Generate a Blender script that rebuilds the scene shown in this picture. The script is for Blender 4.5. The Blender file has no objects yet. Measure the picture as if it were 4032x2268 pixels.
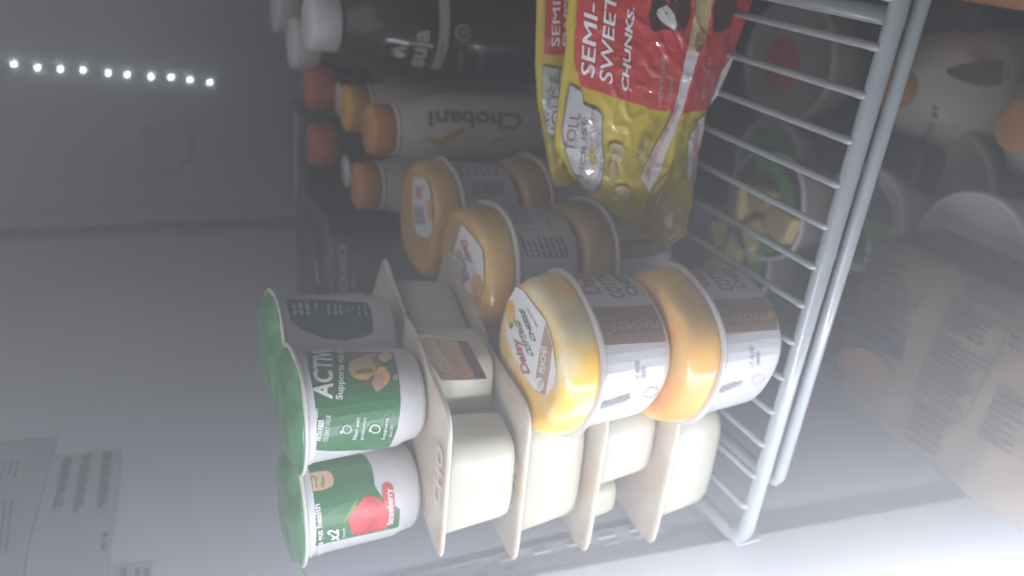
import bpy, bmesh, math, random
from mathutils import Vector, Matrix, noise
random.seed(7)
SC = bpy.context.scene
COL = SC.collection
PI = math.pi

# ------------------------------------------------------------------ camera
CAMR = [Vector((0.11512257, -0.41573841, -0.90216871)),
        Vector((-0.90536473, -0.41761107, 0.07691361)),
        Vector((-0.40873158, 0.80793723, -0.42447135))]     # right, down, forward
CAMC = Vector((0.04144419, -0.31252749, 0.3524095))
FPX = 3300.0
cam = bpy.data.cameras.new('camera')
camo = bpy.data.objects.new('camera', cam)
COL.objects.link(camo)
X, Y, Z = CAMR[0], -CAMR[1], -CAMR[2]
camo.matrix_world = Matrix(((X.x, Y.x, Z.x, CAMC.x), (X.y, Y.y, Z.y, CAMC.y), (X.z, Y.z, Z.z, CAMC.z), (0, 0, 0, 1)))
cam.sensor_width = 36; cam.lens = 36 * FPX / 4032
cam.clip_start = .01; cam.clip_end = 20
cam.dof.use_dof = True; cam.dof.focus_distance = .43; cam.dof.aperture_fstop = 5.0
SC.camera = camo

# ------------------------------------------------------------------ world, lights, exposure
w = bpy.data.worlds.new('World'); SC.world = w; w.use_nodes = True
bg = w.node_tree.nodes['Background']
bg.inputs[0].default_value = (.76, .75, .77, 1); bg.inputs[1].default_value = .62
SC.view_settings.view_transform = 'Standard'; SC.view_settings.look = 'None'
SC.view_settings.exposure = 0; SC.view_settings.gamma = 1; SC.view_settings.use_curve_mapping = False

def area(name, loc, target, sx, sy, power, col):
    l = bpy.data.lights.new(name, 'AREA'); l.shape = 'RECTANGLE'; l.size = sx; l.size_y = sy
    l.energy = power; l.color = col
    o = bpy.data.objects.new(name, l); COL.objects.link(o); o.location = loc
    o.rotation_euler = (Vector(target) - Vector(loc)).to_track_quat('-Z', 'Y').to_euler()
    return o
# the fridge's lit strip in the left door frame, just outside the picture, and an unseen soft fill light added overhead
LAMP_X, LAMP_Y = -.285, -.155
LAMP_Z = [-.38 + .034 * k for k in range(25)]
for z_ in LAMP_Z:
    l_ = bpy.data.lights.new('door_frame_led', 'POINT'); l_.energy = .15 if z_ < -.12 else .36; l_.shadow_soft_size = .0035; l_.color = (.90, .93, 1.0)
    o_ = bpy.data.objects.new('door_frame_led', l_); COL.objects.link(o_); o_.location = (LAMP_X, LAMP_Y, z_)
area('ceiling_lamp', (.05, .12, .66), (-.05, .25, 0), .6, .5, .9, (1.0, .96, .92))  # added fill light, no fixture of the fridge

# ------------------------------------------------------------------ materials
def mat(name, col, rough=.5, spec=.5, coat=0, var=0, vscale=40, col2=None, bump=0, bscale=200, emit=0, sss=0, alpha=1, trans=0, metal=0, lo=.4, hi=.6, stretch=None):
    m = bpy.data.materials.new(name); m.use_nodes = True
    nt = m.node_tree; b = nt.nodes['Principled BSDF']
    b.inputs['Base Color'].default_value = (*col, 1)
    b.inputs['Roughness'].default_value = rough
    b.inputs['Specular IOR Level'].default_value = spec
    b.inputs['Coat Weight'].default_value = coat; b.inputs['Coat Roughness'].default_value = .035
    b.inputs['Metallic'].default_value = metal
    if sss:
        b.inputs['Subsurface Weight'].default_value = sss
        b.inputs['Subsurface Radius'].default_value = (.006, .005, .004); b.inputs['Subsurface Scale'].default_value = 1
    if alpha < 1: b.inputs['Alpha'].default_value = alpha
    if trans: b.inputs['Transmission Weight'].default_value = trans; b.inputs['IOR'].default_value = 1.0
    tc = nt.nodes.new('ShaderNodeTexCoord')
    src = tc.outputs['Object']
    if stretch:
        mp = nt.nodes.new('ShaderNodeMapping'); mp.inputs['Scale'].default_value = stretch
        nt.links.new(src, mp.inputs[0]); src = mp.outputs[0]
    if var or col2:
        n = nt.nodes.new('ShaderNodeTexNoise'); n.inputs['Scale'].default_value = vscale; n.inputs['Detail'].default_value = 5
        nt.links.new(src, n.inputs['Vector'])
        r = nt.nodes.new('ShaderNodeValToRGB'); nt.links.new(n.outputs[0], r.inputs[0])
        c2 = col2 or tuple(c * (1 - var) for c in col)
        r.color_ramp.elements[0].position = lo; r.color_ramp.elements[1].position = hi
        r.color_ramp.elements[0].color = (*c2, 1); r.color_ramp.elements[1].color = (*col, 1)
        nt.links.new(r.outputs[0], b.inputs['Base Color'])
    if bump:
        n = nt.nodes.new('ShaderNodeTexNoise'); n.inputs['Scale'].default_value = bscale; n.inputs['Detail'].default_value = 3
        nt.links.new(src, n.inputs['Vector'])
        bp = nt.nodes.new('ShaderNodeBump'); bp.inputs['Strength'].default_value = bump; bp.inputs['Distance'].default_value = .002
        nt.links.new(n.outputs[0], bp.inputs['Height']); nt.links.new(bp.outputs[0], b.inputs['Normal'])
    if emit:
        b.inputs['Emission Color'].default_value = (*col, 1); b.inputs['Emission Strength'].default_value = emit
    return m

M = {}
def mm(k, *a, **kw):
    M[k] = mat(k, *a, **kw)
mm('wall_plastic', (.62, .67, .75), rough=.42, var=.07, vscale=6, bump=.05, bscale=60)
mm('back_plastic', (.60, .64, .68), rough=.30, var=.08, vscale=5, bump=.05, bscale=40)
mm('frame_plastic', (.66, .67, .70), rough=.35, var=.05, vscale=10)
mm('slot_light', (.50, .50, .53), rough=.6)
mm('track_metal', (.42, .43, .45), rough=.35, var=.15, vscale=50)
mm('slot_dark', (.05, .05, .055), rough=.8)
mm('wire_white', (.33, .36, .38), rough=.28, coat=.5, var=.06, vscale=80, bump=.05, bscale=300)
mm('cup_white', (.66, .65, .67), rough=.32, sss=.25, var=.03, vscale=30)
mm('cup_cream', (.58, .55, .45), rough=.34, sss=.3, var=.03, vscale=30)
mm('foil_white', (.66, .66, .62), rough=.35)
mm('foil_green', (.03, .20, .055), rough=.3, spec=.8, col2=(.10, .34, .14), vscale=70, lo=.45, hi=.6, bump=1.0, bscale=110)
mm('green', (.028, .16, .05), rough=.3, coat=.3, var=.06, vscale=30)
mm('green_dark', (.012, .10, .045), rough=.3, coat=.3)
mm('white', (.82, .82, .83), rough=.4)
mm('label_white', (.58, .58, .61), rough=.3, coat=.4, var=.03, vscale=30)
mm('brown', (.30, .18, .13), rough=.35, coat=.3)
mm('brown_light', (.47, .29, .20), rough=.4)
mm('text_grey', (.16, .14, .15), rough=.5)
mm('text_red', (.48, .10, .09), rough=.5)
mm('text_soft', (.50, .36, .30), rough=.5)
mm('text_orange', (.62, .30, .12), rough=.5)
mm('print_violet', (.16, .14, .26), rough=.5)
mm('dome_yellow', (.95, .56, .07), rough=.25, coat=.6, sss=.12, col2=(.92, .82, .52), vscale=24, lo=.38, hi=.52, bump=.12, bscale=60)
mm('dome_orange', (.88, .38, .08), rough=.25, coat=.6, sss=.12, col2=(.84, .54, .16), vscale=28, lo=.38, hi=.6, bump=.12, bscale=60)
mm('dome_amber', (.78, .40, .05), rough=.22, coat=1, sss=.3, col2=(.66, .44, .15), vscale=26, lo=.38, hi=.6, bump=.12, bscale=60)  # same peach dome, shade of the rear stacks put into its colour
mm('dome_brown', (.52, .27, .07), rough=.25, coat=1, sss=.2, col2=(.48, .30, .13), vscale=26, lo=.38, hi=.6, bump=.12, bscale=60)  # darkest dome tone, for lower rear cups in deeper shade
mm('clear_flange', (.80, .76, .74), rough=.15, coat=1, alpha=.62)
mm('peach', (.78, .33, .12), rough=.5, col2=(.85, .55, .16), vscale=80)
mm('leaf_green', (.16, .30, .06), rough=.5)
mm('lid_peach', (.60, .47, .34), rough=.32, coat=.4, col2=(.64, .57, .47), vscale=38, lo=.42, hi=.58, bump=.25, bscale=160)
mm('lid_word', (.74, .68, .61), rough=.4)
mm('sticker_orange', (.60, .35, .19), rough=.4, col2=(.68, .45, .28), vscale=60)
mm('sticker_brown', (.20, .11, .09), rough=.4)
mm('red_label', (.62, .05, .06), rough=.35, coat=.3)
mm('strawberry', (.70, .06, .05), rough=.35, col2=(.45, .03, .03), vscale=70)
mm('cap_orange', (.72, .27, .03), rough=.35, coat=.2, stretch=(1, 1, .02), var=.12, vscale=220)
mm('cap_yellow', (.80, .42, .03), rough=.35)
mm('cap_red', (.55, .13, .045), rough=.4)
mm('cap_white', (.78, .79, .80), rough=.35, sss=.2)
mm('bottle_white', (.55, .50, .47), rough=.35, var=.10, vscale=30)
mm('bottle_peach', (.52, .36, .30), rough=.4, col2=(.56, .46, .42), vscale=25)
mm('ink_purple', (.11, .08, .09), rough=.5)
mm('dark_juice', (.022, .013, .010), rough=.12, coat=.8, var=.3, vscale=20)
mm('dark_label', (.020, .022, .017), rough=.5)
mm('label_sage', (.46, .50, .42), rough=.5)
mm('black_film', (.016, .016, .020), rough=.22, coat=.4, bump=.5, bscale=45)
mm('black_plastic', (.014, .013, .015), rough=.35, var=.3, vscale=30)
mm('film_text', (.46, .50, .56), rough=.5)
mm('bag_yellow', (.56, .43, .02), rough=.35, coat=.55, var=.08, vscale=15, bump=.06, bscale=40)
mm('bag_gold', (.46, .31, .03), rough=.3, coat=.5, var=.12, vscale=22, bump=.08, bscale=60)
mm('bag_red', (.55, .04, .035), rough=.35, coat=.55, var=.06, vscale=15, bump=.06, bscale=40)
mm('bag_darkred', (.36, .022, .02), rough=.3, coat=.6, bump=.2, bscale=60)
mm('bag_white', (.46, .45, .45), rough=.28, coat=.6, bump=.06, bscale=60)
mm('bag_cream', (.50, .40, .20), rough=.4)
mm('choc', (.06, .022, .014), rough=.35, var=.3, vscale=60)
mm('cookie', (.32, .17, .05), rough=.6, var=.4, vscale=120)
mm('seal_clear', (.66, .62, .60), rough=.12, coat=1, bump=.4, bscale=120)  # bag seal, and a highlight painted on the print
mm('sticker_grey', (.47, .49, .58), rough=.55, var=.05, vscale=30)
mm('sticker_grey_dark', (.42, .44, .52), rough=.55)
mm('sticker_ink', (.22, .23, .28), rough=.6)
mm('led', (.85, .95, 1.0), emit=34)  # glowing beads standing for reflected LEDs
mm('jug_white', (.55, .54, .46), rough=.4, sss=.2, var=.08, vscale=15)
mm('jug_label', (.13, .15, .07), rough=.5, var=.3, vscale=20)
mm('cap_amber', (.48, .22, .05), rough=.45)
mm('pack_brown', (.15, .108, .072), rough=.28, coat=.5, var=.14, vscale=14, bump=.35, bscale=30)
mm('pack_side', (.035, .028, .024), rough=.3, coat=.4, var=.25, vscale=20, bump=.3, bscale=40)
mm('pack_ink', (.015, .014, .014), rough=.5)
mm('pack_navy', (.014, .02, .04), rough=.5)
mm('pack_red', (.18, .10, .07), rough=.5, var=.2, vscale=40)
mm('tub_white', (.68, .66, .65), rough=.35, var=.05, vscale=20)
mm('tub_green', (.12, .42, .05), rough=.4, var=.2, vscale=30)
mm('tub_grey', (.17, .17, .19), rough=.5, var=.4, vscale=120)
mm('fruit_yellow', (.80, .62, .24), rough=.4, var=.25, vscale=40)
mm('fruit_dark', (.10, .06, .04), rough=.5, var=.3, vscale=40)
mm('orange_pack', (.45, .13, .05), rough=.4, col2=(.55, .30, .12), vscale=30)
mm('dark_floor', (.10, .10, .105), rough=.5, var=.2, vscale=12)
mm('tub_shell', (.42, .38, .33), rough=.2, coat=.8, var=.2, vscale=20)

# ------------------------------------------------------------------ object helpers
def link(name, me, mats, parent=None, loc=None, smooth=True):
    for m_ in mats: me.materials.append(M[m_] if isinstance(m_, str) else m_)
    if smooth:
        for p in me.polygons: p.use_smooth = True
    o = bpy.data.objects.new(name, me); COL.objects.link(o)
    if parent: o.parent = parent
    if loc is not None: o.location = loc
    return o
def thing(name, label, cat, loc=(0, 0, 0), group=None):
    o = bpy.data.objects.new(name, None); COL.objects.link(o); o.location = loc
    o.empty_display_size = .01
    o['label'] = label; o['category'] = cat
    if group: o['group'] = group
    return o
def tag(o, label, cat, group=None):
    o['label'] = label; o['category'] = cat
    if group: o['group'] = group
def from_bm(name, bm, mats, parent=None, loc=None, smooth=True, sharp=None):
    me = bpy.data.meshes.new(name); bmesh.ops.recalc_face_normals(bm, faces=bm.faces) if sharp != 'keep' else None
    bm.to_mesh(me); bm.free()
    o = link(name, me, mats, parent, loc, smooth)
    return o
def box(bm, c, s, bev=0, mi=0, rotz=0):
    r = bmesh.ops.create_cube(bm, size=1)
    vs = r['verts']
    for v in vs: v.co = Vector((v.co.x * s[0], v.co.y * s[1], v.co.z * s[2]))
    if rotz: bmesh.ops.rotate(bm, verts=vs, matrix=Matrix.Rotation(rotz, 3, 'Z'))
    bmesh.ops.translate(bm, verts=vs, vec=c)
    fs = {f for v in vs for f in v.link_faces}
    for f in fs: f.material_index = mi
    if bev:
        es = {e for f in fs for e in f.edges}
        rr = bmesh.ops.bevel(bm, geom=list(es), offset=bev, segments=3, affect='EDGES', profile=.6)
        for f in rr['faces']: f.material_index = mi
def tube(bm, pts, r, seg=14, caps=True):
    pts = [Vector(p) for p in pts]; rings = []
    up = None
    for i, p in enumerate(pts):
        d = (pts[min(i + 1, len(pts) - 1)] - pts[max(i - 1, 0)]).normalized()
        if up is None: up = d.orthogonal().normalized()
        up = (up - d * up.dot(d)).normalized(); s = d.cross(up)
        rr = r[i] if isinstance(r, (list, tuple)) else r
        rings.append([bm.verts.new(p + (up * math.cos(a) + s * math.sin(a)) * rr) for a in [2 * PI * k / seg for k in range(seg)]])
    for a, b in zip(rings, rings[1:]):
        for k in range(seg): bm.faces.new((a[k], a[(k + 1) % seg], b[(k + 1) % seg], b[k]))
    if caps:
        bm.faces.new(rings[0]); bm.faces.new(list(reversed(rings[-1])))
def se(th, n):     # superellipse factor
    return (abs(math.cos(th)) ** n + abs(math.sin(th)) ** n) ** (-1 / n)
def loft(bm, prof, n=2, rot=0, seg=72, ax=1, ay=1, wob=0, cx=0, cy=0, mi=0, capb=True, capt=True):
    rings = []
    for (r, z) in prof:
        ring = []
        for k in range(seg):
            th = 2 * PI * k / seg; f = se(th, n) * r
            x, y = math.cos(th) * f * ax, math.sin(th) * f * ay
            c, s = math.cos(rot), math.sin(rot)
            ring.append(bm.verts.new((cx + x * c - y * s, cy + x * s + y * c, z + wob * noise.noise((x * 60, y * 60, z * 20)))))
        rings.append(ring)
    fs = []
    for a, b in zip(rings, rings[1:]):
        for k in range(seg): fs.append(bm.faces.new((a[k], a[(k + 1) % seg], b[(k + 1) % seg], b[k])))
    if capb: fs.append(bm.faces.new(list(reversed(rings[0]))))
    if capt: fs.append(bm.faces.new(rings[-1]))
    for f in fs: f.material_index = mi

# ------------------------------------------------------------------ surfaces that carry printing
def ray(px, py):   # photograph pixel (4032 wide) -> viewing ray, used to read real positions off the calibrated photo
    return CAMR[0] * ((px - 2016) / FPX) + CAMR[1] * ((py - 1134) / FPX) + CAMR[2]
def zoomf(x0, y0, s): return lambda a, b: (x0 + a * s, y0 + b * s)
D_ = zoomf(0, 0, 4032 / 2576)
Z1 = zoomf(950, 1000, .4485); Z2 = zoomf(950, 1600, .4609); Z3 = zoomf(1700, 950, .5629); Z4 = zoomf(1050, 550, .6405)
Z5 = zoomf(1050, 0, .4485); Z6 = zoomf(2050, 0, .6901); Z7 = zoomf(2600, 0, .6901); Z8 = zoomf(2600, 900, .944)
ZB = zoomf(3200, 850, .5867); ZD = zoomf(1500, 500, .4831); ZL = zoomf(0, 1700, .3919)

class Cup:      # surface of revolution with a rounded-square section
    def __init__(s, c, prof, n=2, rot=0):
        s.c = Vector(c); s.prof = prof; s.n = n; s.rot = rot; s.step = .0045
        s.R = sum(p[0] for p in prof) / len(prof)
    def r(s, z):
        p = s.prof
        if z <= p[0][1]: return p[0][0]
        for (r0, z0), (r1, z1) in zip(p, p[1:]):
            if z <= z1: return r0 + (r1 - r0) * (z - z0) / max(z1 - z0, 1e-9)
        return p[-1][0]
    def g(s, P):
        q = P - s.c; th = math.atan2(q.y, q.x) - s.rot
        return math.hypot(q.x, q.y) - s.r(q.z) * se(th, s.n)
    def hit(s, px):
        d = ray(*px); best = None; pt = None; g0 = None
        for i in range(700):
            t = .15 + i * .001; P = CAMC + d * t; g1 = s.g(P)
            if best is None or g1 < best: best = g1; pt = P
            if g1 <= 0 and g0 is not None and g0 > 0:
                a, b = t - .001, t
                for _ in range(18):
                    m = (a + b) / 2
                    if s.g(CAMC + d * m) > 0: a = m
                    else: b = m
                pt = CAMC + d * b; break
            g0 = g1
        q = pt - s.c
        th = math.atan2(q.y, q.x) + PI / 2           # 0 faces the front
        while th > PI: th -= 2 * PI
        while th < -PI: th += 2 * PI
        return Vector((th * s.R, q.z))
    def P(s, uv, off):
        th = uv[0] / s.R - PI / 2; r = s.r(uv[1]) * se(th - s.rot, s.n) + off
        return Vector((math.cos(th) * r, math.sin(th) * r, uv[1]))
class Flat:     # plane: origin, two axes; optional bulge along the normal
    def __init__(s, o, e1, e2, n, bulge=None, mean=0, base=(0, 0, 0)):
        s.o = Vector(o); s.e1 = Vector(e1).normalized(); s.e2 = Vector(e2).normalized(); s.n = Vector(n).normalized()
        s.bulge = bulge; s.mean = mean; s.base = Vector(base); s.step = .006 if bulge else 9
    def hit(s, px):
        d = ray(*px); off = s.mean
        for _ in range(1 if not s.bulge else 8):
            o = s.o + s.n * off
            t = (o - CAMC).dot(s.n) / d.dot(s.n); q = CAMC + d * t - o
            uv = Vector((q.dot(s.e1), q.dot(s.e2)))
            if s.bulge: off = .5 * off + .5 * s.bulge(uv)
        return uv
    def P(s, uv, off):
        b = s.bulge(uv) if s.bulge else 0
        return s.o + s.e1 * uv[0] + s.e2 * uv[1] + s.n * (b + off) - s.base

def cut(bm, step):
    if step > 1 or not bm.verts: return
    for ax in (0, 1):
        lo = min(v.co[ax] for v in bm.verts); hi = max(v.co[ax] for v in bm.verts)
        k = math.floor(lo / step) + 1
        no = Vector((1, 0, 0)) if ax == 0 else Vector((0, 1, 0))
        while k * step < hi:
            co = no * (k * step)
            bmesh.ops.bisect_plane(bm, geom=bm.verts[:] + bm.edges[:] + bm.faces[:], plane_co=co, plane_no=no)
            k += 1
TXT = {}
def text_mesh(s, bold, shear, cyr=0):
    k = (s, bold, shear)
    if k in TXT: return TXT[k]
    c = bpy.data.curves.new('t', 'FONT'); c.body = s; c.size = 1; c.offset = bold; c.shear = shear; c.resolution_u = 3
    o = bpy.data.objects.new('t', c); COL.objects.link(o)
    dg = bpy.context.evaluated_depsgraph_get(); dg.update()
    me = o.evaluated_get(dg).to_mesh()
    vs = [tuple(v.co) for v in me.vertices]; fs = [tuple(p.vertices) for p in me.polygons]
    o.evaluated_get(dg).to_mesh_clear()
    bpy.data.objects.remove(o); bpy.data.curves.remove(c)
    x0 = min(v[0] for v in vs); x1 = max(v[0] for v in vs)
    TXT[k] = ([((v[0] - x0) / (x1 - x0), v[1]) for v in vs], fs)
    return TXT[k]
class Print:    # collects printed shapes on one surface; becomes ONE mesh with several materials
    def __init__(s, surf): s.s = surf; s.bm = bmesh.new(); s.mats = []; s.layer = 0; s.lift = 0
    def mi(s, m):
        if m not in s.mats: s.mats.append(m)
        return s.mats.index(m)
    def add(s, b2, m, off=None):
        s.layer += 1; off = .00022 + s.lift + .00005 * s.layer if off is None else off
        bmesh.ops.triangulate(b2, faces=b2.faces[:])
        cut(b2, s.s.step)
        mp = {}
        for v in b2.verts: mp[v] = s.bm.verts.new(s.s.P((v.co.x, v.co.y), off))
        i = s.mi(m)
        for f in b2.faces:
            try: g = s.bm.faces.new([mp[v] for v in f.verts]); g.material_index = i
            except ValueError: pass
        b2.free()
    def uvpoly(s, uv, m, off=None):
        b = bmesh.new(); b.faces.new([b.verts.new((p[0], p[1], 0)) for p in uv]); s.add(b, m, off); return s
    def poly(s, pts, m, smooth=0, off=None):
        uv = [s.s.hit(p) for p in pts]
        for _ in range(smooth):
            q = []
            for i, p in enumerate(uv):
                n = uv[(i + 1) % len(uv)]; q += [p * .75 + n * .25, p * .25 + n * .75]
            uv = q
        return s.uvpoly(uv, m, off)
    def ell(s, c, a, b, m, seg=28, lump=0):   # centre and two half-axis end pixels
        c, a, b = s.s.hit(c), s.s.hit(a), s.s.hit(b)
        return s.uvpoly([c + (a - c) * math.cos(2 * PI * k / seg) * (1 + lump * noise.noise((k * .9, c.x * 99, 0))) + (b - c) * math.sin(2 * PI * k / seg) * (1 + lump * noise.noise((k * .9, 5, c.y * 99))) for k in range(seg)], m)
    def ring(s, c, a, b, m, wdt=.16, seg=26):
        c, a, b = s.s.hit(c), s.s.hit(a), s.s.hit(b)
        b2 = bmesh.new(); R = []
        for f in (1, 1 - wdt):
            R.append([b2.verts.new((*(c + ((a - c) * math.cos(2 * PI * k / seg) + (b - c) * math.sin(2 * PI * k / seg)) * f), 0)) for k in range(seg)])
        for k in range(seg): b2.faces.new((R[0][k], R[0][(k + 1) % seg], R[1][(k + 1) % seg], R[1][k]))
        s.add(b2, m); return s
    def text(s, t, p0, p1, ph, m, bold=.0, shear=0, cap=.7):
        bold = min(bold, .03)   # baseline start, baseline end, top of first capital (pixels)
        a, b, h = s.s.hit(p0), s.s.hit(p1), s.s.hit(ph)
        if 'M' in t and bold > 0:      # heavy strokes for letters whose outline cannot be widened
            e = (h - a) * .07
            for k in (-1, 1): s.uvtext(t, a + Vector((-e.y, e.x)) * k * .6, b + Vector((-e.y, e.x)) * k * .6, h + Vector((-e.y, e.x)) * k * .6, m, 0, shear, cap)
            bold = 0
        return s.uvtext(t, a, b, h, m, bold, shear, cap)
    def uvtext(s, t, a, b, h, m, bold=0, shear=0, cap=.7):
        a, b, h = Vector(a), Vector(b), Vector(h)
        vs, fs = text_mesh(t, bold, shear)
        b2 = bmesh.new(); V = [b2.verts.new((*(a + (b - a) * v[0] + (h - a) * (v[1] / cap)), 0)) for v in vs]
        for f in fs:
            try: b2.faces.new([V[i] for i in f])
            except ValueError: pass
        s.add(b2, m); return s
    def lines(s, p0, p1, p2, n, m, fill=.5, seed=1, words=6):   # n rows of illegible small print between p0-p1, stepping to p2
        a, b, c = s.s.hit(p0), s.s.hit(p1), s.s.hit(p2); rnd = random.Random(seed)
        b2 = bmesh.new()
        for i in range(n):
            f0 = i / n; f1 = f0 + fill / n; x = 0
            end = rnd.uniform(.7, 1)
            while x < end:
                L = rnd.uniform(.4, 1.5) / words; x1 = min(x + L, end)
                q = [a + (b - a) * x + (c - a) * f0, a + (b - a) * x1 + (c - a) * f0, a + (b - a) * x1 + (c - a) * f1, a + (b - a) * x + (c - a) * f1]
                b2.faces.new([b2.verts.new((*v, 0)) for v in q]); x = x1 + .22 / words
        s.add(b2, m); return s
    def bars(s, p0, p1, p2, m, n=34, seed=3):
        a, b, c = s.s.hit(p0), s.s.hit(p1), s.s.hit(p2); rnd = random.Random(seed); b2 = bmesh.new(); x = 0
        while x < 1:
            L = rnd.choice((.35, .5, .9)) / n; x1 = min(1, x + L)
            q = [a + (b - a) * x, a + (b - a) * x1, a + (b - a) * x1 + (c - a), a + (b - a) * x + (c - a)]
            b2.faces.new([b2.verts.new((*v, 0)) for v in q]); x = x1 + rnd.choice((.3, .5, .8)) / n
        s.add(b2, m); return s
    def build(s, name, parent, loc=None):
        me = bpy.data.meshes.new(name); s.bm.to_mesh(me); s.bm.free()
        return link(name, me, s.mats, parent, loc, smooth=False)

# ================================================================== THE SETTING
WX = -.338; BY = .745; FZ = -.42
bm = bmesh.new(); box(bm, (WX - .02, .13, .10), (.04, 1.26, 1.15), 0)
o = from_bm('wall_left', bm, ['wall_plastic'], smooth=False); o['kind'] = 'structure'
bm = bmesh.new(); box(bm, (.30, BY + .02, .10), (1.284, .04, 1.146), 0)
o = from_bm('wall_back', bm, ['back_plastic'], smooth=False); o['kind'] = 'structure'
bm = bmesh.new(); box(bm, (.30, .10, FZ - .01), (1.22, 1.14, .02), .002)
o = from_bm('lower_shelf_floor', bm, ['dark_floor'], smooth=False); o['kind'] = 'structure'

def track(y0, y1, lab, z0=-.40, z1=.66, light=False):
    if light: z0 = .022
    t = thing('shelf_track', lab, 'shelf track', (WX, (y0 + y1) / 2, 0)); wd = y1 - y0
    bm = bmesh.new(); box(bm, (.001, 0, (z0 + z1) / 2), (.0022, wd, z1 - z0), .0004)
    for s in (() if light else (-1, 1)): box(bm, (.003, s * (wd / 2 - .0015), (z0 + z1) / 2), (.0045, .003, z1 - z0), .0005)
    from_bm('channel', bm, ['frame_plastic' if light else 'track_metal'], t, smooth=False)
    bm = bmesh.new(); z = z0 + .02
    while z < z1 - .02:
        for s in (-1, 1): box(bm, (.0024, s * wd * .17, z), (.0012, wd * .10, .012))
        z += .0245
    o = from_bm('slots', bm, ['slot_light' if light else 'slot_dark'], t, smooth=False)
track(.645, .672, 'slotted metal shelf track running up the back end of the left wall')
track(.036, .056, 'slotted metal shelf track on the left wall beside the front shelf corner', light=True)
bm = bmesh.new(); box(bm, (WX + .004, -.20, .1), (.008, .44, 1.15), .003)
for v in bm.verts: v.co.y += .078 * v.co.z + (.018 - .02 + .0)
o = from_bm('door_frame_panel', bm, ['frame_plastic'], smooth=False); tag(o, 'bright smooth raised panel at the front edge of the left wall', 'frame panel')

# round shallow dimple on the back wall
P_ = Flat((0, BY, 0), (1, 0, 0), (0, 0, 1), (0, -1, 0))
c = P_.hit(D_(410, 365)); 
bm = bmesh.new(); loft(bm, [(.034, 0), (.034, .0008), (.030, .0016), (.024, .0010), (.018, .0006)], seg=48)
bmesh.ops.rotate(bm, verts=bm.verts[:], matrix=Matrix.Rotation(PI / 2, 3, 'X'))
o = from_bm('round_cover', bm, ['back_plastic'], loc=(c.x, BY, c.y)); tag(o, 'faint round grey cover set into the back wall below the row of lights', 'cover')

# reflected LED row, built as glowing beads on the back wall
t = thing('led_strip', 'row of ten small bright LED lights on the grey back wall', 'light strip', (0, BY, 0))
led_reflections = [(35, 160), (95, 169), (152, 172), (209, 175), (272, 182), (320, 186), (380, 192), (430, 193), (477, 199), (527, 206)]
pts = [P_.hit(D_(*q)) for q in led_reflections]
bm = bmesh.new(); tube(bm, [(pts[0].x - .01, -.001, pts[0].y + .02)] + [(p.x, -.001, p.y) for p in pts] + [(pts[-1].x, -.001, pts[-1].y - .012)], .0010, 8)
from_bm('strip_base', bm, ['back_plastic'], t)
for p in pts:
    bm = bmesh.new(); bmesh.ops.create_uvsphere(bm, u_segments=12, v_segments=8, radius=.0014)
    from_bm('led', bm, ['led'], t, (p.x, -.0035, p.y))
# LED beads of the door-frame strip (outside the picture, they make the dotted highlights)
t = thing('led_strip', 'vertical strip of LED beads in the left door frame', 'light strip', (LAMP_X - .012, LAMP_Y - .006, 0))
bm = bmesh.new(); box(bm, (-.004, -.004, 0), (.012, .004, .70), .001); from_bm('strip_base', bm, ['track_metal'], t, smooth=False)

# wall stickers
WL = Flat((WX + .0002, 0, 0), (0, 1, 0), (0, 0, 1), (1, 0, 0))
def sticker(lab, outline, fn, base='sticker_grey'):
    c0 = WL.hit(outline[0]); loc = Vector((WX, c0.x, c0.y)); WL.base = loc
    t = thing('wall_sticker', lab, 'sticker', loc)
    p = Print(WL); p.poly(outline, base); p.build('paper', t)
    p = Print(WL); p.layer = 3; fn(p); p.build('printing', t)
    WL.base = Vector((0, 0, 0))
def f1(p):
    for (a, b) in ((650, 260), (840, 235), (1040, 205)):
        dx = {650: -140, 840: -120, 1040: -60}[a]
        p.lines(ZL(a + 80, b), ZL(a + 80 + dx, b + 690), ZL(a - 20, b + 5), 1, 'sticker_ink', fill=.9, seed=a, words=7)
        p.lines(ZL(a + 40 + dx * 0, b + 90), ZL(a + 40 + dx, b + 680), ZL(a - 20, b + 95), 1, 'sticker_ink', fill=.8, seed=a + 1, words=9)
    p.lines(ZL(1080, 1020), ZL(1060, 1250), ZL(1000, 1030), 1, 'sticker_ink', fill=.6, seed=4, words=2)
sticker('large grey printed sticker with three rows of bold lettering on the left wall', [ZL(545, 235), ZL(1220, 180), ZL(1190, 560), ZL(1150, 880), ZL(1110, 1150), ZL(1070, 1600), ZL(230, 1600), ZL(300, 1100), ZL(430, 640)], f1)
def f2(p):
    p.poly([ZL(0, 160), ZL(290, 140), ZL(200, 520), ZL(0, 530)], 'sticker_grey')
    p.lines(ZL(200, 300), ZL(150, 520), ZL(0, 310), 3, 'sticker_ink', fill=.4, seed=9, words=4)
    p.lines(ZL(130, 700), ZL(60, 1350), ZL(0, 710), 2, 'sticker_ink', fill=.4, seed=12, words=9)
sticker('wide grey sticker of small print at the top left of the left wall', [ZL(-60, 105), ZL(575, 60), ZL(545, 235), ZL(420, 640), ZL(290, 1100), ZL(215, 1600), ZL(-60, 1600)], f2, 'sticker_grey_dark')
def f3(p):
    p.lines(ZL(1280, 1370), ZL(1260, 1600), ZL(1190, 1380), 1, 'sticker_ink', fill=.8, seed=5, words=2)
    p.lines(ZL(1500, 1380), ZL(1490, 1600), ZL(1310, 1390), 2, 'sticker_ink', fill=.5, seed=6, words=3)
sticker('small square sticker low on the left wall, nearest the yogurts', [ZL(1130, 1345), ZL(1530, 1305), ZL(1525, 1700), ZL(1110, 1700)], f3)

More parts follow.
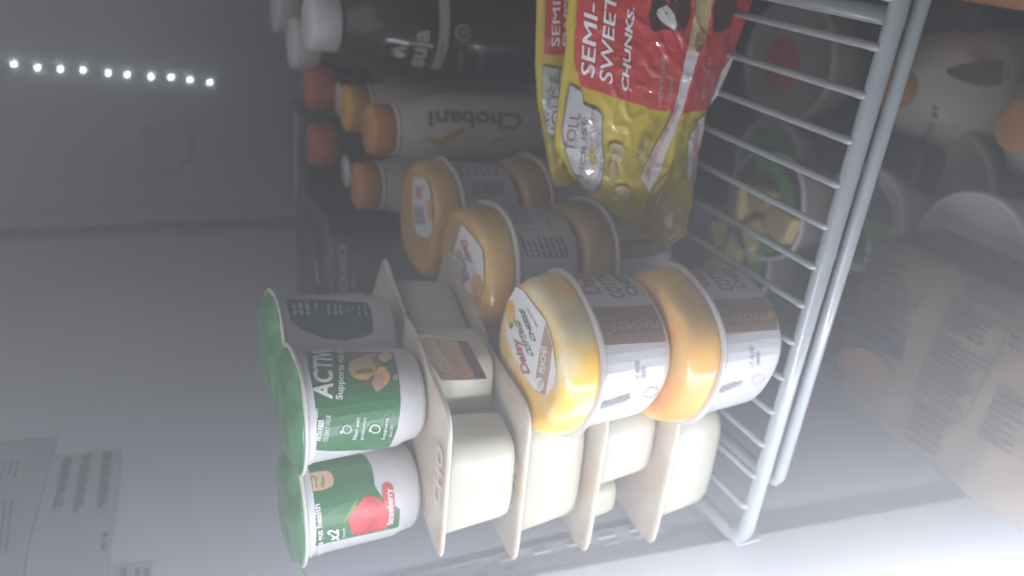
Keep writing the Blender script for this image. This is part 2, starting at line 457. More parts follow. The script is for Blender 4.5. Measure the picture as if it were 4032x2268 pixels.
# ================================================================== THE WIRE SHELF
SP = .024
sh = thing('wire_shelf', 'white coated wire shelf holding the yogurts and bottles', 'shelf', (0, 0, 0))
def rail(name, pts, r, seg=16):
    bm = bmesh.new(); tube(bm, pts, r, seg); return from_bm(name, bm, ['wire_white'], sh)
RZ = -.0050; XL = -.318
arc = [(XL + .014 - .014 * math.sin(a), -.0005 + .014 - .014 * math.cos(a), RZ) for a in [k * PI / 16 for k in range(9)]]
rail('front_rail', [(.20, -.0005, RZ), (.0, -.0005, RZ), (-.15, -.0005, RZ)] + arc + [(XL, .2, RZ), (XL, .73, RZ)], .0050, 24)
rail('lower_rail', [(.20, -.003, -.0176), (0, -.003, -.0176), (-.2655, -.003, -.0176), (-.2695, -.0005, -.0176), (-.271, .004, -.0176), (-.271, .3, -.0176), (-.271, .73, -.0176)], .0039, 22)
for x in (.014,):
    rail('support_rod', [(x, .002, -.0160), (x, .3, -.0160), (x, .73, -.0160)], .0048)
for k in range(-4, 13):
    x = -k * SP
    jz = random.uniform(-.0003, .0003)
    rail('wire', [(x, .0022, -.0042), (x, .0002, -.0012), (x, .0022, .0004 + jz), (x, .006, .0006 + jz), (x, .2, .0006), (x, .73, .0006)], [.0019, .0023, .00235, .0021, .0020, .0020], 12)
for yy in (.20, .40):
    rail('cross_rod', [(.20, yy, -.0045), (XL, yy, -.0045)], .0030)
bm = bmesh.new(); box(bm, (WX + .012, .020, -.018), (.0022, .030, .020), .0008); box(bm, (WX + .016, .008, -.010), (.008, .004, .006), .0008)
from_bm('bracket', bm, ['track_metal'], sh, smooth=False)

# ================================================================== COTTAGE CHEESE CUPS
H = .0715
BODY = [(.0385, 0), (.0412, .0012), (.0425, .004), (.0455, .0465)]
DOME = [(.0475, .0505), (.0475, .0535), (.0466, .0580), (.0454, .0640), (.0430, .0683), (.0392, .0702), (.0360, .0700)]
G_CC = 'cups of cottage cheese with peaches stacked on the shelf'
def cottage(c, rot, lab, dome, fn_side=None, fn_top=None, n=2.45, sc=.93):
    t = thing('cottage_cheese_cup', lab, 'cottage cheese', c, G_CC)
    bd = [(r * sc, z) for r, z in BODY]; dm = [(r * sc, z) for r, z in DOME]
    bm = bmesh.new(); loft(bm, bd + [(.0465 * sc, .0472)], n, rot); from_bm('cup_body', bm, ['cup_white'], t)
    bm = bmesh.new(); loft(bm, [(.0465 * sc, .0473), (.0498 * sc, .0477), (.0504 * sc, .0486), (.0498 * sc, .0496), (.0478 * sc, .0505)], n, rot, seg=96)
    from_bm('lid_flange', bm, ['clear_flange'], t)
    bm = bmesh.new(); loft(bm, dm, n, rot); from_bm('fruit_dome', bm, [dome], t)
    S = Cup(c, bd, n, rot)
    p = Print(S); p.uvpoly([(-PI * S.R + .0001, .0045), (PI * S.R - .0001, .0045), (PI * S.R - .0001, .0462), (-PI * S.R + .0001, .0462)], 'label_white')
    if fn_side: fn_side(p)
    p.build('side_label', t)
    if fn_top:
        T = Flat((0, 0, c[2] + .0704), (1, 0, 0), (0, 1, 0), (0, 0, 1), base=c)
        p = Print(T); fn_top(p); p.build('lid_label', t)
    return t
def s1(p):
    p.poly([Z3(1100, 462), Z3(1350, 458), Z3(1618, 466), Z3(1650, 580), Z3(1668, 700), Z3(1440, 715), Z3(1205, 728), Z3(1170, 600)], 'brown')
    p.text('PEACHES', Z3(1578, 555), Z3(1300, 565), Z3(1590, 608), 'text_soft', .03)
    p.ring(Z3(1225, 590), Z3(1285, 590), Z3(1225, 655), 'text_soft', .14)
    p.text('15g', Z3(1258, 575), Z3(1195, 580), Z3(1262, 612), 'text_soft', .02)
    p.text('Daisy', Z3(1185, 372), Z3(1050, 215), Z3(1065, 372), 'text_red', .035)
    p.text('COTTAGE', Z3(1360, 402), Z3(1160, 200), Z3(1262, 402), 'text_grey', .05)
    p.text('CHEESE', Z3(1450, 385), Z3(1290, 200), Z3(1372, 385), 'text_grey', .05)
    p.lines(Z3(1490, 400), Z3(1340, 215), Z3(1470, 400), 1, 'text_soft', .5, 3)
    p.text('17 AUG', Z3(1450, 965), Z3(1445, 840), Z3(1420, 965), 'text_grey', 0)
    p.text('2025', Z3(1492, 960), Z3(1487, 880), Z3(1465, 960), 'text_grey', 0)
    p.lines(Z3(1180, 1165), Z3(1430, 1085), Z3(1165, 1125), 4, 'text_grey', .5, 8, 12)
    p.ring(Z3(1530, 1055), Z3(1580, 1040), Z3(1535, 1085), 'text_soft', .1)
def s2(p):
    p.poly([Z3(1962, 408), Z3(2150, 406), Z3(2360, 412), Z3(2395, 500), Z3(2415, 622), Z3(2240, 630), Z3(2040, 642), Z3(2010, 520)], 'brown')
    p.text('PEACHES', Z3(2335, 500), Z3(2085, 510), Z3(2345, 550), 'text_soft', .03)
    p.ring(Z3(2035, 535), Z3(2078, 535), Z3(2038, 590), 'text_soft', .14)
    p.text('15g', Z3(2060, 520), Z3(2010, 525), Z3(2064, 552), 'text_soft', .02)
    p.ell(Z3(2370, 520), Z3(2395, 520), Z3(2370, 555), 'peach', 16)
    p.text('Daisy', Z3(1945, 320), Z3(1860, 215), Z3(1860, 320), 'text_red', .035)
    p.text('COTTAGE', Z3(2120, 350), Z3(1930, 190), Z3(2020, 350), 'text_grey', .05)
    p.text('CHEESE', Z3(2200, 335), Z3(2060, 195), Z3(2128, 335), 'text_grey', .05)
    p.text('17 AUG', Z3(2250, 875), Z3(2245, 740), Z3(2222, 875), 'text_grey', 0)
    p.text('2025', Z3(2292, 870), Z3(2287, 780), Z3(2268, 870), 'text_grey', 0)
    p.lines(Z3(1975, 1070), Z3(2190, 990), Z3(1960, 1030), 4, 'text_grey', .5, 9, 10)
    p.ring(Z3(2280, 965), Z3(2325, 950), Z3(2285, 995), 'text_soft', .1)
def top1(p):
    p.poly([Z3(590, 318), Z3(640, 345), Z3(800, 555), Z3(845, 700), Z3(872, 900), Z3(855, 1010), Z3(800, 1085), Z3(730, 1050), Z3(620, 880), Z3(540, 720), Z3(518, 580), Z3(535, 420)], 'white')
    p.ell(Z3(556, 510), Z3(590, 500), Z3(560, 612), 'peach', 22, .12)
    p.ell(Z3(545, 470), Z3(565, 465), Z3(548, 520), 'cap_yellow', 14, .2)
    p.ell(Z3(560, 590), Z3(575, 585), Z3(562, 612), 'leaf_green', 12)
    p.poly([Z3(800, 575), Z3(848, 735), Z3(830, 900), Z3(798, 1080), Z3(728, 1046), Z3(735, 930), Z3(765, 740)], 'brown_light')
    p.text('Daisy', Z3(692, 925), Z3(608, 680), Z3(640, 925), 'text_red', .03)
    p.text('COTTAGE', Z3(722, 810), Z3(618, 560), Z3(676, 790), 'text_grey', .05)
    p.text('CHEESE', Z3(738, 705), Z3(650, 480), Z3(702, 695), 'text_grey', .05)
    p.lines(Z3(748, 600), Z3(655, 430), Z3(735, 600), 1, 'text_orange', .6, 3, 4)
    p.text('PEACHES', Z3(795, 925), Z3(812, 735), Z3(758, 915), 'white', .03)
    p.ell(Z3(760, 1000), Z3(792, 1002), Z3(758, 1050), 'white')
    p.text('15g', Z3(775, 1030), Z3(778, 970), Z3(748, 1028), 'brown_light', .04)
def topD(p):
    p.poly([ZD(660, 795), ZD(760, 900), ZD(830, 1010), ZD(840, 1130), ZD(835, 1300), ZD(780, 1385), ZD(720, 1350), ZD(640, 1260), ZD(590, 1150), ZD(600, 990)], 'white')
    p.ell(ZD(785, 1290), ZD(830, 1285), ZD(790, 1385), 'peach', 22, .1)
    p.text('Daisy', ZD(650, 925), ZD(715, 1105), ZD(700, 925), 'text_red', .03)
    p.text('COTTAGE', ZD(610, 1020), ZD(690, 1260), ZD(650, 1000), 'text_grey', .04)
    p.text('CHEESE', ZD(590, 1110), ZD(655, 1290), ZD(620, 1090), 'text_grey', .04)
def sD(p):
    p.lines(ZD(1000, 660), ZD(1190, 670), ZD(1090, 800), 8, 'print_violet', .45, 21, 6)
    p.lines(ZD(1240, 670), ZD(1300, 690), ZD(1370, 820), 8, 'text_grey', .45, 23, 3)
    for i, x in enumerate((1150, 1195, 1240, 1290, 1340, 1385, 1430, 1470)):
        p.lines(ZD(x + 60, 1065), ZD(x - 15 + 0 * i, 880), ZD(x + 32, 1065), 1, 'text_grey', .8, 30 + i, 4)
    p.poly([ZD(1120, 826), ZD(1300, 850), ZD(1302, 856), ZD(1122, 832)], 'print_violet')
def sE(p):
    p.bars(ZD(725, 440), ZD(1000, 445), ZD(745, 560), 'print_violet', 40)
    p.lines(ZD(650, 300), ZD(950, 310), ZD(690, 395), 1, 'print_violet', .0001)
    for i, x in enumerate((650, 700, 760, 815, 870, 930)):
        p.lines(ZD(x + 30, 400), ZD(x - 15, 315), ZD(x + 5, 400), 1, 'print_violet', .8, 50 + i, 3)
    p.lines(ZD(740, 570), ZD(1000, 575), ZD(745, 590), 1, 'print_violet', .4, 8, 9)
def topE(p):
    p.poly([ZD(270, 405), ZD(370, 425), ZD(405, 520), ZD(420, 680), ZD(425, 840), ZD(385, 910), ZD(290, 870), ZD(262, 700), ZD(258, 520)], 'white')
    p.text('Daisy', ZD(285, 480), ZD(290, 590), ZD(345, 485), 'text_red', .04)
    p.text('CHEESE', ZD(275, 640), ZD(292, 790), ZD(345, 640), 'text_grey', .05)
    p.ell(ZD(400, 680), ZD(425, 680), ZD(402, 770), 'peach', 20, .1)
def sD2(p):
    p.poly([Z3(1300, 0), Z3(1500, -20), Z3(1640, 0), Z3(1680, 60), Z3(1500, 115), Z3(1320, 125)], 'brown')
    p.text('PEACHES', Z3(1590, 20), Z3(1390, 25), Z3(1600, 70), 'text_soft', .03)
    p.ring(Z3(1345, 35), Z3(1385, 35), Z3(1348, 85), 'text_soft', .14)
cottage((-.1850, .0430, .0028), math.radians(-16), 'lower front cup of cottage cheese, standing on the wires at the shelf front', 'dome_orange', s2)
cottage((-.1885, .0535, .0028 + H), math.radians(-24), 'front top cottage cheese cup with bright yellow peach dome and white leaf-shaped lid label', 'dome_yellow', s1, top1)
cottage((-.1800, .1560, .0028), math.radians(10), 'lower cup of the middle cottage cheese stack, half hidden behind the yellow bag', 'dome_brown', sD2)
cottage((-.1820, .1600, .0028 + H), math.radians(8), 'middle stack top cup of cottage cheese with small-print side label and peach on its lid', 'dome_amber', sD, topD)
cottage((-.1770, .2520, .0028), math.radians(4), 'lower cup of the farthest cottage cheese stack', 'dome_brown')
cottage((-.1800, .2530, .0028 + H), math.radians(-3), 'farthest top cup of cottage cheese with a barcode on its white label', 'dome_amber', sE, topE)

# ================================================================== TWO-COMPARTMENT YOGURTS
G_FL = 'square two-compartment yogurt tubs with peach foil lids'
def flip(c, rot, comps, lab, sx=.107, sy=.090, hh=.048, fn=None, curl=.0, sh=0):
    t = thing('yogurt_tub', lab, 'yogurt', c, G_FL)
    for (x0, x1, y0, y1, dep) in comps:
        bm = bmesh.new(); cx, cy = (x0 + x1) / 2, (y0 + y1) / 2; ax, ay = (x1 - x0) / 2, (y1 - y0) / 2
        z0 = hh - dep
        loft(bm, [(.78, z0), (.86, z0 + .0014), (.905, z0 + .006), (1.0, hh - .001)], 4.2, 0, 64, ax, ay, cx=cx, cy=cy)
        for v in bm.verts: v.co.x += sh * v.co.y
        bmesh.ops.rotate(bm, verts=bm.verts[:], matrix=Matrix.Rotation(rot, 3, 'Z'))
        from_bm('compartment', bm, ['cup_cream'], t)
    bm = bmesh.new(); N = 24
    # rim plate with rounded corners and foil lid on it
    loft(bm, [(.5, hh - .0014), (.5, hh - .0002)], 9, 0, 96, sx, sy, wob=0)
    for v in bm.verts: v.co.x += sh * v.co.y
    bmesh.ops.rotate(bm, verts=bm.verts[:], matrix=Matrix.Rotation(rot, 3, 'Z'))
    for v in bm.verts: v.co.z += curl * (v.co.x ** 2) * 30 - .0006 * abs(math.sin(v.co.y * 70))
    from_bm('rim', bm, ['foil_white'], t)
    bm = bmesh.new()
    loft(bm, [(.495, hh - .0002), (.492, hh + .0004), (.46, hh + .0006), (.35, hh + .001), (.18, hh + .0008)], 9, 0, 96, sx, sy, wob=.0008)
    for v in bm.verts: v.co.x += sh * v.co.y
    bmesh.ops.rotate(bm, verts=bm.verts[:], matrix=Matrix.Rotation(rot, 3, 'Z'))
    for v in bm.verts: v.co.z += curl * (v.co.x ** 2) * 30 - .0006 * abs(math.sin(v.co.y * 70)) * 1
    from_bm('foil_lid', bm, ['lid_peach'], t)
    # printed lettering on the visible front strip of the lid
    T = Flat((c[0], c[1], c[2] + hh + .0016), (math.cos(rot), math.sin(rot), 0), (-math.sin(rot), math.cos(rot), 0), (0, 0, 1), base=c)
    p = Print(T)
    if fn: fn(p, T)
    if not p.mats: p.bm.free(); return t
    p.build('lid_printing', t); return t
def blob(T, u, v, r, m, p, sd=0, ax=1.6):
    p.uvpoly([(u + r * ax * math.cos(a) * (1 + .35 * noise.noise((a * 2, sd, 0))), v + r * math.sin(a) * (1 + .5 * noise.noise((a * 2, sd, 9)))) for a in [2 * PI * k / 22 for k in range(22)]], m)
def lid_print(word, sd):
    def f(p, T):
        rnd = random.Random(sd)
        for i in range(0): blob(T, rnd.uniform(-.04, .04), rnd.uniform(-.040, .03), rnd.uniform(.003, .006), rnd.choice(['foil_white', 'foil_white', 'sticker_orange', 'text_soft']), p, sd + i)
        if word: p.uvtext(word, (-.026, -.038), (.012, -.038), (-.026, -.028), 'lid_word', .03)
    return f
fl = dict()
Lc = (-.040, .002, -.040, .004, .044); Rc = (.004, .043, -.014, .040, .044)
wide = (-.043, .043, -.040, .016, .045); small = (-.030, .030, .019, .041, .036)
big = (-.012, .044, -.040, .034, .045); sml = (-.044, -.016, -.030, .022, .030)
BZ = .0028; FH = .0492
flip((-.2705, .0660, BZ), math.radians(1), [wide, small], 'bottom tub of the left stack, one wide cream cup under a peach lid', sh=.10, fn=lid_print('', 1))
flip((-.2665, .0700, BZ + FH), math.radians(2), [big, sml], 'second tub from the bottom of the left stack, deep cup beside a shallow one', sh=.12, fn=lid_print('', 2))
flip((-.2600, .0740, BZ + 2 * FH), math.radians(4), [wide, small], 'wide-cupped tub third from the bottom of the left stack', sh=.2, fn=lid_print('CHO', 3))
t_top = flip((-.2430, .0700, BZ + 3 * FH), math.radians(4), [(-.038, .022, -.038, -.004, .045), (.002, .043, .0, .038, .045)], 'top tub of the left stack, under the green lidded yogurts, with an orange side sticker', sx=.096, sy=.084, sh=.34, fn=lid_print('CHO', 4))
flip((-.2330, .1620, BZ + 2 * FH - .004), math.radians(-22), [(-.040, .042, -.036, .036, .044)], 'lower tub of the stack behind the orange side sticker', sx=.095, fn=lid_print('CHO', 5))
flip((-.2350, .1600, BZ + 3 * FH - .006), math.radians(-25), [(-.040, .042, -.036, .036, .045)], 'rear tub standing by itself at the top behind the green lidded yogurts', sx=.095, fn=lid_print('CHO', 6))
for k in (0, 1):
    flip((-.2360, .1640, BZ + k * FH - .002 * k), math.radians(-20), [(-.040, .042, -.036, .036, .044)], ['hidden bottom tub of the rear stack on the wires', 'second tub up in the rear stack'][k], sx=.095)
# orange sticker on the side of the top tub
pts = [Z1(1500, 715), Z1(1640, 705), Z1(1990, 755), Z1(2160, 1100), Z1(2000, 1110), Z1(1760, 1115)]
rt = math.radians(-16)
nx = Vector((math.cos(rt), math.sin(rt), .0)); ctr = Vector(t_top.location)
S = Flat(ctr + nx * .0440 + Vector((0, 0, .025)), (-math.sin(rt), math.cos(rt), 0), (0, 0, 1), (nx.x, nx.y, -.0), base=ctr)
p = Print(S)
p.poly(pts, 'foil_white')
p.poly([Z1(1520, 735), Z1(1960, 770), Z1(2130, 1095), Z1(1760, 1105)], 'sticker_orange', off=.0006)
p.layer = 8
p.poly([Z1(1890, 765), Z1(1985, 775), Z1(2155, 1095), Z1(2060, 1100), Z1(1980, 960)], 'sticker_brown')
p.text('Chobani', Z1(1850, 1040), Z1(1690, 760), Z1(1760, 1045), 'foil_white', .05)
p.ell(Z1(1990, 1060), Z1(2040, 1050), Z1(1990, 1100), 'peach', 16)
p.build('side_sticker', t_top)

# ================================================================== GREEN LIDDED YOGURTS
G_AC = 'round white yogurts with green foil lids'
ACB = [(.0195, 0), (.0235, .0012), (.0263, .0045), (.0274, .012), (.0290, .0155), (.0308, .0640)]
def activia(c, lab, fn, sc=1.0, rot=0, tabang=0):
    t = thing('yogurt_cup', lab, 'yogurt', c, G_AC)
    pr = [(r * sc, z * sc) for r, z in ACB]
    bm = bmesh.new(); loft(bm, pr + [(.0316 * sc, .0645 * sc), (.0316 * sc, .0695 * sc)], 2, 0, 80); from_bm('cup_body', bm, ['cup_white'], t)
    bm = bmesh.new(); loft(bm, [(.0317 * sc, .0688 * sc), (.0352 * sc, .0692 * sc), (.0360 * sc, .0702 * sc), (.0352 * sc, .0711 * sc), (.031 * sc, .0712 * sc)], 2.25, rot, 96); from_bm('rim', bm, ['foil_white'], t)
    bm = bmesh.new(); loft(bm, [(.0340 * sc, .0708 * sc), (.0350 * sc, .0713 * sc), (.0340 * sc, .0718 * sc), (.0305 * sc, .0728 * sc), (.0265 * sc, .0750 * sc), (.019 * sc, .0765 * sc), (.010 * sc, .0760 * sc)], 2.3, rot, 96, wob=.0016)
    th = tabang
    tb = [(.034, -.006), (.044, -.004), (.046, 0), (.044, .004), (.034, .006)]
    vs = [bm.verts.new(((x * math.cos(th) - y * math.sin(th)) * sc, (x * math.sin(th) + y * math.cos(th)) * sc, (.0712 - (x - .034) * .35) * sc)) for x, y in tb]
    bm.faces.new(vs)
    from_bm('foil_lid', bm, ['foil_green'], t)
    S = Cup(c, pr, 2, 0); p = Print(S); fn(p, S); p.build('wrap_label', t)
    return t
def a2(p):
    p.poly([Z1(575, 850), Z1(760, 862), Z1(1050, 862), Z1(1330, 870), Z1(1385, 1100), Z1(1398, 1300), Z1(1375, 1500), Z2(1345, 130), Z2(1300, 270), Z2(1240, 355), Z2(1000, 372), Z2(760, 380), Z2(590, 365), Z2(500, 335), Z2(535, 150), Z2(552, 0), Z1(590, 1200)], 'green')
    p.poly([Z1(890, 872), Z1(1180, 868), Z1(1240, 940), Z1(1210, 990), Z1(1260, 1010), Z1(1310, 1060), Z1(1240, 1190), Z1(1100, 1160), Z1(1010, 1080), Z1(950, 980)], 'cookie', 1)
    p.ell(Z1(1060, 1000), Z1(1180, 1000), Z1(1060, 1110), 'fruit_yellow', 24, .12)
    p.ell(Z1(1265, 905), Z1(1325, 900), Z1(1265, 948), 'fruit_yellow', 20, .1)
    p.ell(Z1(1230, 1080), Z1(1300, 1070), Z1(1225, 1170), 'peach', 20, .35)
    p.ell(Z1(1200, 1120), Z1(1250, 1110), Z1(1200, 1200), 'brown_light', 16, .4)
    p.ell(Z1(1355, 1085), Z1(1380, 1080), Z1(1355, 1110), 'brown_light', 12, .3)
    p.ell(Z1(1110, 910), Z1(1190, 890), Z1(1110, 935), 'text_soft', 16, .2)
    p.text('ACTIVIA', Z1(790, 1275), Z1(770, 700), Z1(628, 1260), 'white', .035)
    p.text('Supports gut health', Z1(882, 1280), Z1(870, 560), Z1(825, 1275), 'white', .02)
    p.text('LOW FAT YOGURT', Z2(618, 295), Z2(655, 10), Z2(570, 292), 'white', .03)
    p.text('WITH FIBER', Z2(675, 292), Z2(705, 112), Z2(630, 290), 'white', .03)
    p.text('15% DAILY VALUE', Z2(733, 292), Z2(762, 75), Z2(692, 290), 'white', .0)
    p.text('Fiber with', Z2(978, 275), Z2(1010, 92), Z2(945, 272), 'white', .0)
    p.text('prebiotics', Z2(1035, 272), Z2(1062, 92), Z2(1005, 270), 'white', .0)
    p.ring(Z2(900, 190), Z2(938, 190), Z2(900, 225), 'white', .16); p.ring(Z2(1140, 185), Z2(1185, 185), Z2(1140, 220), 'white', .2)
    p.ell(Z2(850, 210), Z2(862, 210), Z2(850, 222), 'white', 10); p.ell(Z2(1095, 195), Z2(1106, 195), Z2(1095, 207), 'white', 10)
    p.text('Supports', Z2(1215, 272), Z2(1250, 95), Z2(1188, 270), 'white', .0)
    p.text('daily life', Z2(1275, 250), Z2(1292, 150), Z2(1252, 248), 'white', .0)
    th = 1.9; 
    for z in (.0592,): 
        pass
def a1(p):
    p.poly([Z1(395, 398), Z1(700, 405), Z1(1105, 430), Z1(1140, 500), Z1(1158, 690), Z1(1060, 735), Z1(900, 760), Z1(720, 740), Z1(540, 670), Z1(410, 570)], 'green_dark')
    for i, x in enumerate((450, 505, 565)): p.lines(Z1(x + 40, 540), Z1(x + 20, 415), Z1(x + 2, 540), 1, 'label_sage', .8, 60 + i, 3)
    p.text('*', Z1(715, 500), Z1(705, 430), Z1(650, 500), 'white', .03)
    for i, x in enumerate((752, 810, 855)): p.lines(Z1(x + 30, 540), Z1(x + 15, 430), Z1(x + 2, 540), 1, 'label_sage', .7, 70 + i, 3)
    p.ring(Z1(950, 485), Z1(985, 485), Z1(950, 508), 'label_sage', .25)
    for i, x in enumerate((1025, 1080)): p.lines(Z1(x + 22, 545), Z1(x + 10, 440), Z1(x, 545), 1, 'label_sage', .7, 80 + i, 3)
def a3(p):
    p.poly([Z2(450, 395), Z2(700, 385), Z2(975, 378), Z2(1070, 440), Z2(1115, 520), Z2(1140, 680), Z2(1195, 765), Z2(1310, 845), Z2(1355, 880), Z2(1340, 1030), Z2(1120, 1080), Z2(880, 1130), Z2(590, 1200), Z2(585, 1000), Z2(550, 740), Z2(505, 500)], 'green')
    p.poly([Z2(525, 590), Z2(700, 548), Z2(765, 560), Z2(795, 640), Z2(765, 700), Z2(560, 740)], 'sticker_orange', 1)
    p.text('Fiber', Z2(715, 695), Z2(705, 590), Z2(680, 695), 'leaf_green', .02)
    p.lines(Z2(650, 700), Z2(640, 600), Z2(570, 705), 2, 'leaf_green', .4, 5, 3)
    p.poly([Z2(905, 950), Z2(930, 880), Z2(1010, 830), Z2(1040, 770), Z2(1130, 760), Z2(1200, 790), Z2(1290, 1020), Z2(1120, 1070), Z2(950, 1105)], 'strawberry', 1)
    p.ell(Z2(1010, 960), Z2(1100, 950), Z2(1010, 1060), 'red_label', 20, .2)
    p.ell(Z2(930, 900), Z2(960, 880), Z2(880, 990), 'leaf_green', 14, .5)
    p.poly([Z2(1200, 690), Z2(1225, 655), Z2(1275, 655), Z2(1300, 700), Z2(1308, 940), Z2(1290, 990), Z2(1235, 1010), Z2(1215, 850)], 'red_label', 1)
    p.text('Strawberry', Z2(1290, 1000), Z2(1278, 700), Z2(1240, 1010), 'white', .02)
    p.text('Supports gut health', Z2(680, 1320), Z2(665, 830), Z2(628, 1320), 'white', .02)
    p.text('x2', Z2(830, 1135), Z2(825, 1045), Z2(740, 1140), 'white', .03)
    p.text('more', Z2(885, 1110), Z2(885, 1030), Z2(855, 1112), 'white', .0)
AZ = BZ + 4 * FH + .0006
def w(fn): return lambda p, S: fn(p)
activia((-.2130, .1380, AZ), 'green lidded yogurt at the back of the trio, its dark green label facing right', w(a1), 1.0, .3, 2.2)
activia((-.2215, .0830, AZ), 'middle green lidded yogurt reading ACTIVIA with a cookie picture on its label', w(a2), 1.0, .1, 1.1)
activia((-.2835, .0790, AZ), 'green lidded strawberry yogurt against the left wall', w(a3), 1.0, .5, -2.4)

# ================================================================== DRINK BOTTLES WITH ORANGE CAPS
G_CH = 'white drink bottles with orange caps'
def drink(c, lab, h=.153, fn=None, cap='cap_orange'):
    t = thing('drink_bottle', lab, 'drink bottle', c, G_CH)
    pr = [(.024, 0), (.0275, .002), (.0285, .006), (.0285, h - .062), (.0275, h - .050), (.0235, h - .036), (.0195, h - .021)]
    bm = bmesh.new(); loft(bm, pr + [(.0178, h - .019)], 2, 0, 56); from_bm('bottle_body', bm, ['bottle_white'], t)
    bm = bmesh.new(); loft(bm, [(.0190, h - .0212), (.0204, h - .0208), (.0204, h - .0188), (.0190, h - .0184)], 2, 0, 56); from_bm('cap_ring', bm, ['cap_white'], t)
    bm = bmesh.new(); loft(bm, [(.0192, h - .0182), (.0200, h - .0175), (.0198, h - .004), (.0190, h - .001), (.0170, h)], 2, 0, 56); from_bm('cap', bm, [cap], t)
    if fn:
        S = Cup(c, pr, 2, 0); p = Print(S); fn(p); p.build('label', t)
    return t
def ch(p):
    p.poly([Z5(1350, 1180), Z5(1480, 1230), Z5(1680, 1130), Z5(1760, 1120), Z5(1700, 1190), Z5(1560, 1280), Z5(1480, 1290)], 'bag_gold', 1)
    p.text('Chobani', Z5(2235, 1000), Z5(1415, 985), Z5(2235, 1145), 'ink_purple', .03)
    p.ring(Z5(2345, 1105), Z5(2395, 1105), Z5(2345, 1150), 'text_red', .2)
    p.poly([Z5(1970, 1230), Z5(2040, 1225), Z5(2110, 1180), Z5(2050, 1245), Z5(1980, 1245)], 'text_red')
    p.poly([Z5(2250, 1330), Z5(2360, 1300), Z5(2420, 1360), Z5(2300, 1400)], 'text_red', 1)
drink((-.1265, .3120, BZ), 'orange capped drink bottle with brown lettering, between the yellow-red bags and the cottage cheese', .165, fn=ch)
drink((-.1830, .3440, BZ), 'orange capped bottle directly behind the farthest cottage cheese stack', .164)
drink((-.1270, .3820, BZ), 'rear yellowish-orange capped bottle beside the dark juice', .165, cap='cap_yellow')

# ================================================================== DARK JUICE BOTTLES WITH WHITE CAPS
G_SJ = 'dark juice bottles with white caps'
def suja(c, lab, h=.212, fn=None, r=.047):
    t = thing('juice_bottle', lab, 'juice bottle', c, G_SJ)
    pr = [(r * .88, 0), (r * .97, .004), (r, .010), (r, h - .085), (r * .97, h - .070), (r * .84, h - .052), (r * .62, h - .036), (r * .5, h - .030)]
    bm = bmesh.new(); loft(bm, pr + [(r * .45, h - .024)], 2, 0, 72); from_bm('bottle_body', bm, ['dark_juice'], t)
    bm = bmesh.new(); loft(bm, [(.0222, h - .0235), (.0232, h - .022), (.0228, h - .004), (.0215, h - .0008), (.018, h)], 2, 0, 56); from_bm('cap', bm, ['cap_white'], t)
    if fn:
        S = Cup(c, pr, 2, 0); p = Print(S); fn(p); p.build('label', t)
def sj(p):
    p.poly([Z5(1500, -40), Z5(1595, -40), Z5(1605, 200), Z5(1590, 400), Z5(1560, 520), Z5(1515, 605), Z5(1435, 605), Z5(1490, 460), Z5(1520, 250), Z5(1515, 80)], 'label_sage')
    p.text('ORGANIC', Z5(1545, 560), Z5(1560, 370), Z5(1510, 560), 'dark_label', .02)
    p.text('suja', Z5(1360, 590), Z5(1430, 265), Z5(1215, 570), 'label_sage', .04)
    p.poly([Z5(1085, 455), Z5(1110, 430), Z5(1180, 405), Z5(1215, 415), Z5(1232, 440), Z5(1170, 430)], 'label_sage')
    p.poly([Z5(1095, 470), Z5(1150, 440), Z5(1180, 445), Z5(1225, 480), Z5(1190, 505), Z5(1140, 500)], 'label_sage')
    p.ring(Z5(1720, 290), Z5(1785, 290), Z5(1720, 362), 'label_sage', .2)
    p.text('G', Z5(1750, 315), Z5(1750, 265), Z5(1695, 315), 'label_sage', .03)
    p.text('power', Z5(1700, 610), Z5(1735, 430), Z5(1650, 600), 'label_sage', -.01)
    p.text('of fruit', Z5(1880, 620), Z5(1905, 440), Z5(1830, 610), 'label_sage', -.01)
    p.text('juice', Z5(2010, 630), Z5(2040, 520), Z5(1975, 625), 'label_sage', -.02)
suja((-.0560, .3740, BZ), 'front dark juice bottle with a white cap and pale leaf emblem on its label', fn=sj, h=.2000)
suja((-.0900, .4700, BZ), 'second dark juice bottle behind the one with the leaf emblem', h=.1930, r=.045)
suja((-.0750, .5700, BZ), 'farthest dark juice bottle, only its blurred white cap showing', h=.1900, r=.044)

# ================================================================== BLACK BOTTLES AND BLACK PACK AT THE BACK
G_BK = 'black bottles with red caps at the back of the shelf'
def black_bottle(c, lab, h=.15, cap='cap_red', rc=.0205):
    t = thing('black_bottle', lab, 'bottle', c, G_BK if cap == 'cap_red' else 'black bottles with white topped caps')
    bm = bmesh.new(); loft(bm, [(.027, 0), (.030, .003), (.030, h - .055), (.027, h - .040), (.019, h - .028), (.018, h - .022)], 2, 0, 48); from_bm('bottle_body', bm, ['black_plastic'], t)
    if cap == 'cap_red':
        bm = bmesh.new(); loft(bm, [(rc * .95, h - .0235), (rc, h - .022), (rc * .98, h - .003), (rc * .85, h)], 2, 0, 48); from_bm('cap', bm, [cap], t)
    else:
        bm = bmesh.new(); loft(bm, [(rc * .95, h - .0235), (rc, h - .022), (rc * .98, h - .002), (rc * .9, h - .0005)], 2, 0, 48); k = from_bm('cap', bm, ['black_plastic'], t)
        bm = bmesh.new(); loft(bm, [(rc * .8, h - .0004), (rc * .8, h + .0003)], 2, 0, 40)
        o = from_bm('cap_disc', bm, ['cap_white'], k)
black_bottle((-.1811, .460, BZ), 'black bottle with a red cap, nearer the black pack', .1760)
black_bottle((-.1273, .460, BZ), 'black bottle with a darker red cap, beside the dark juice bottles', .1800)
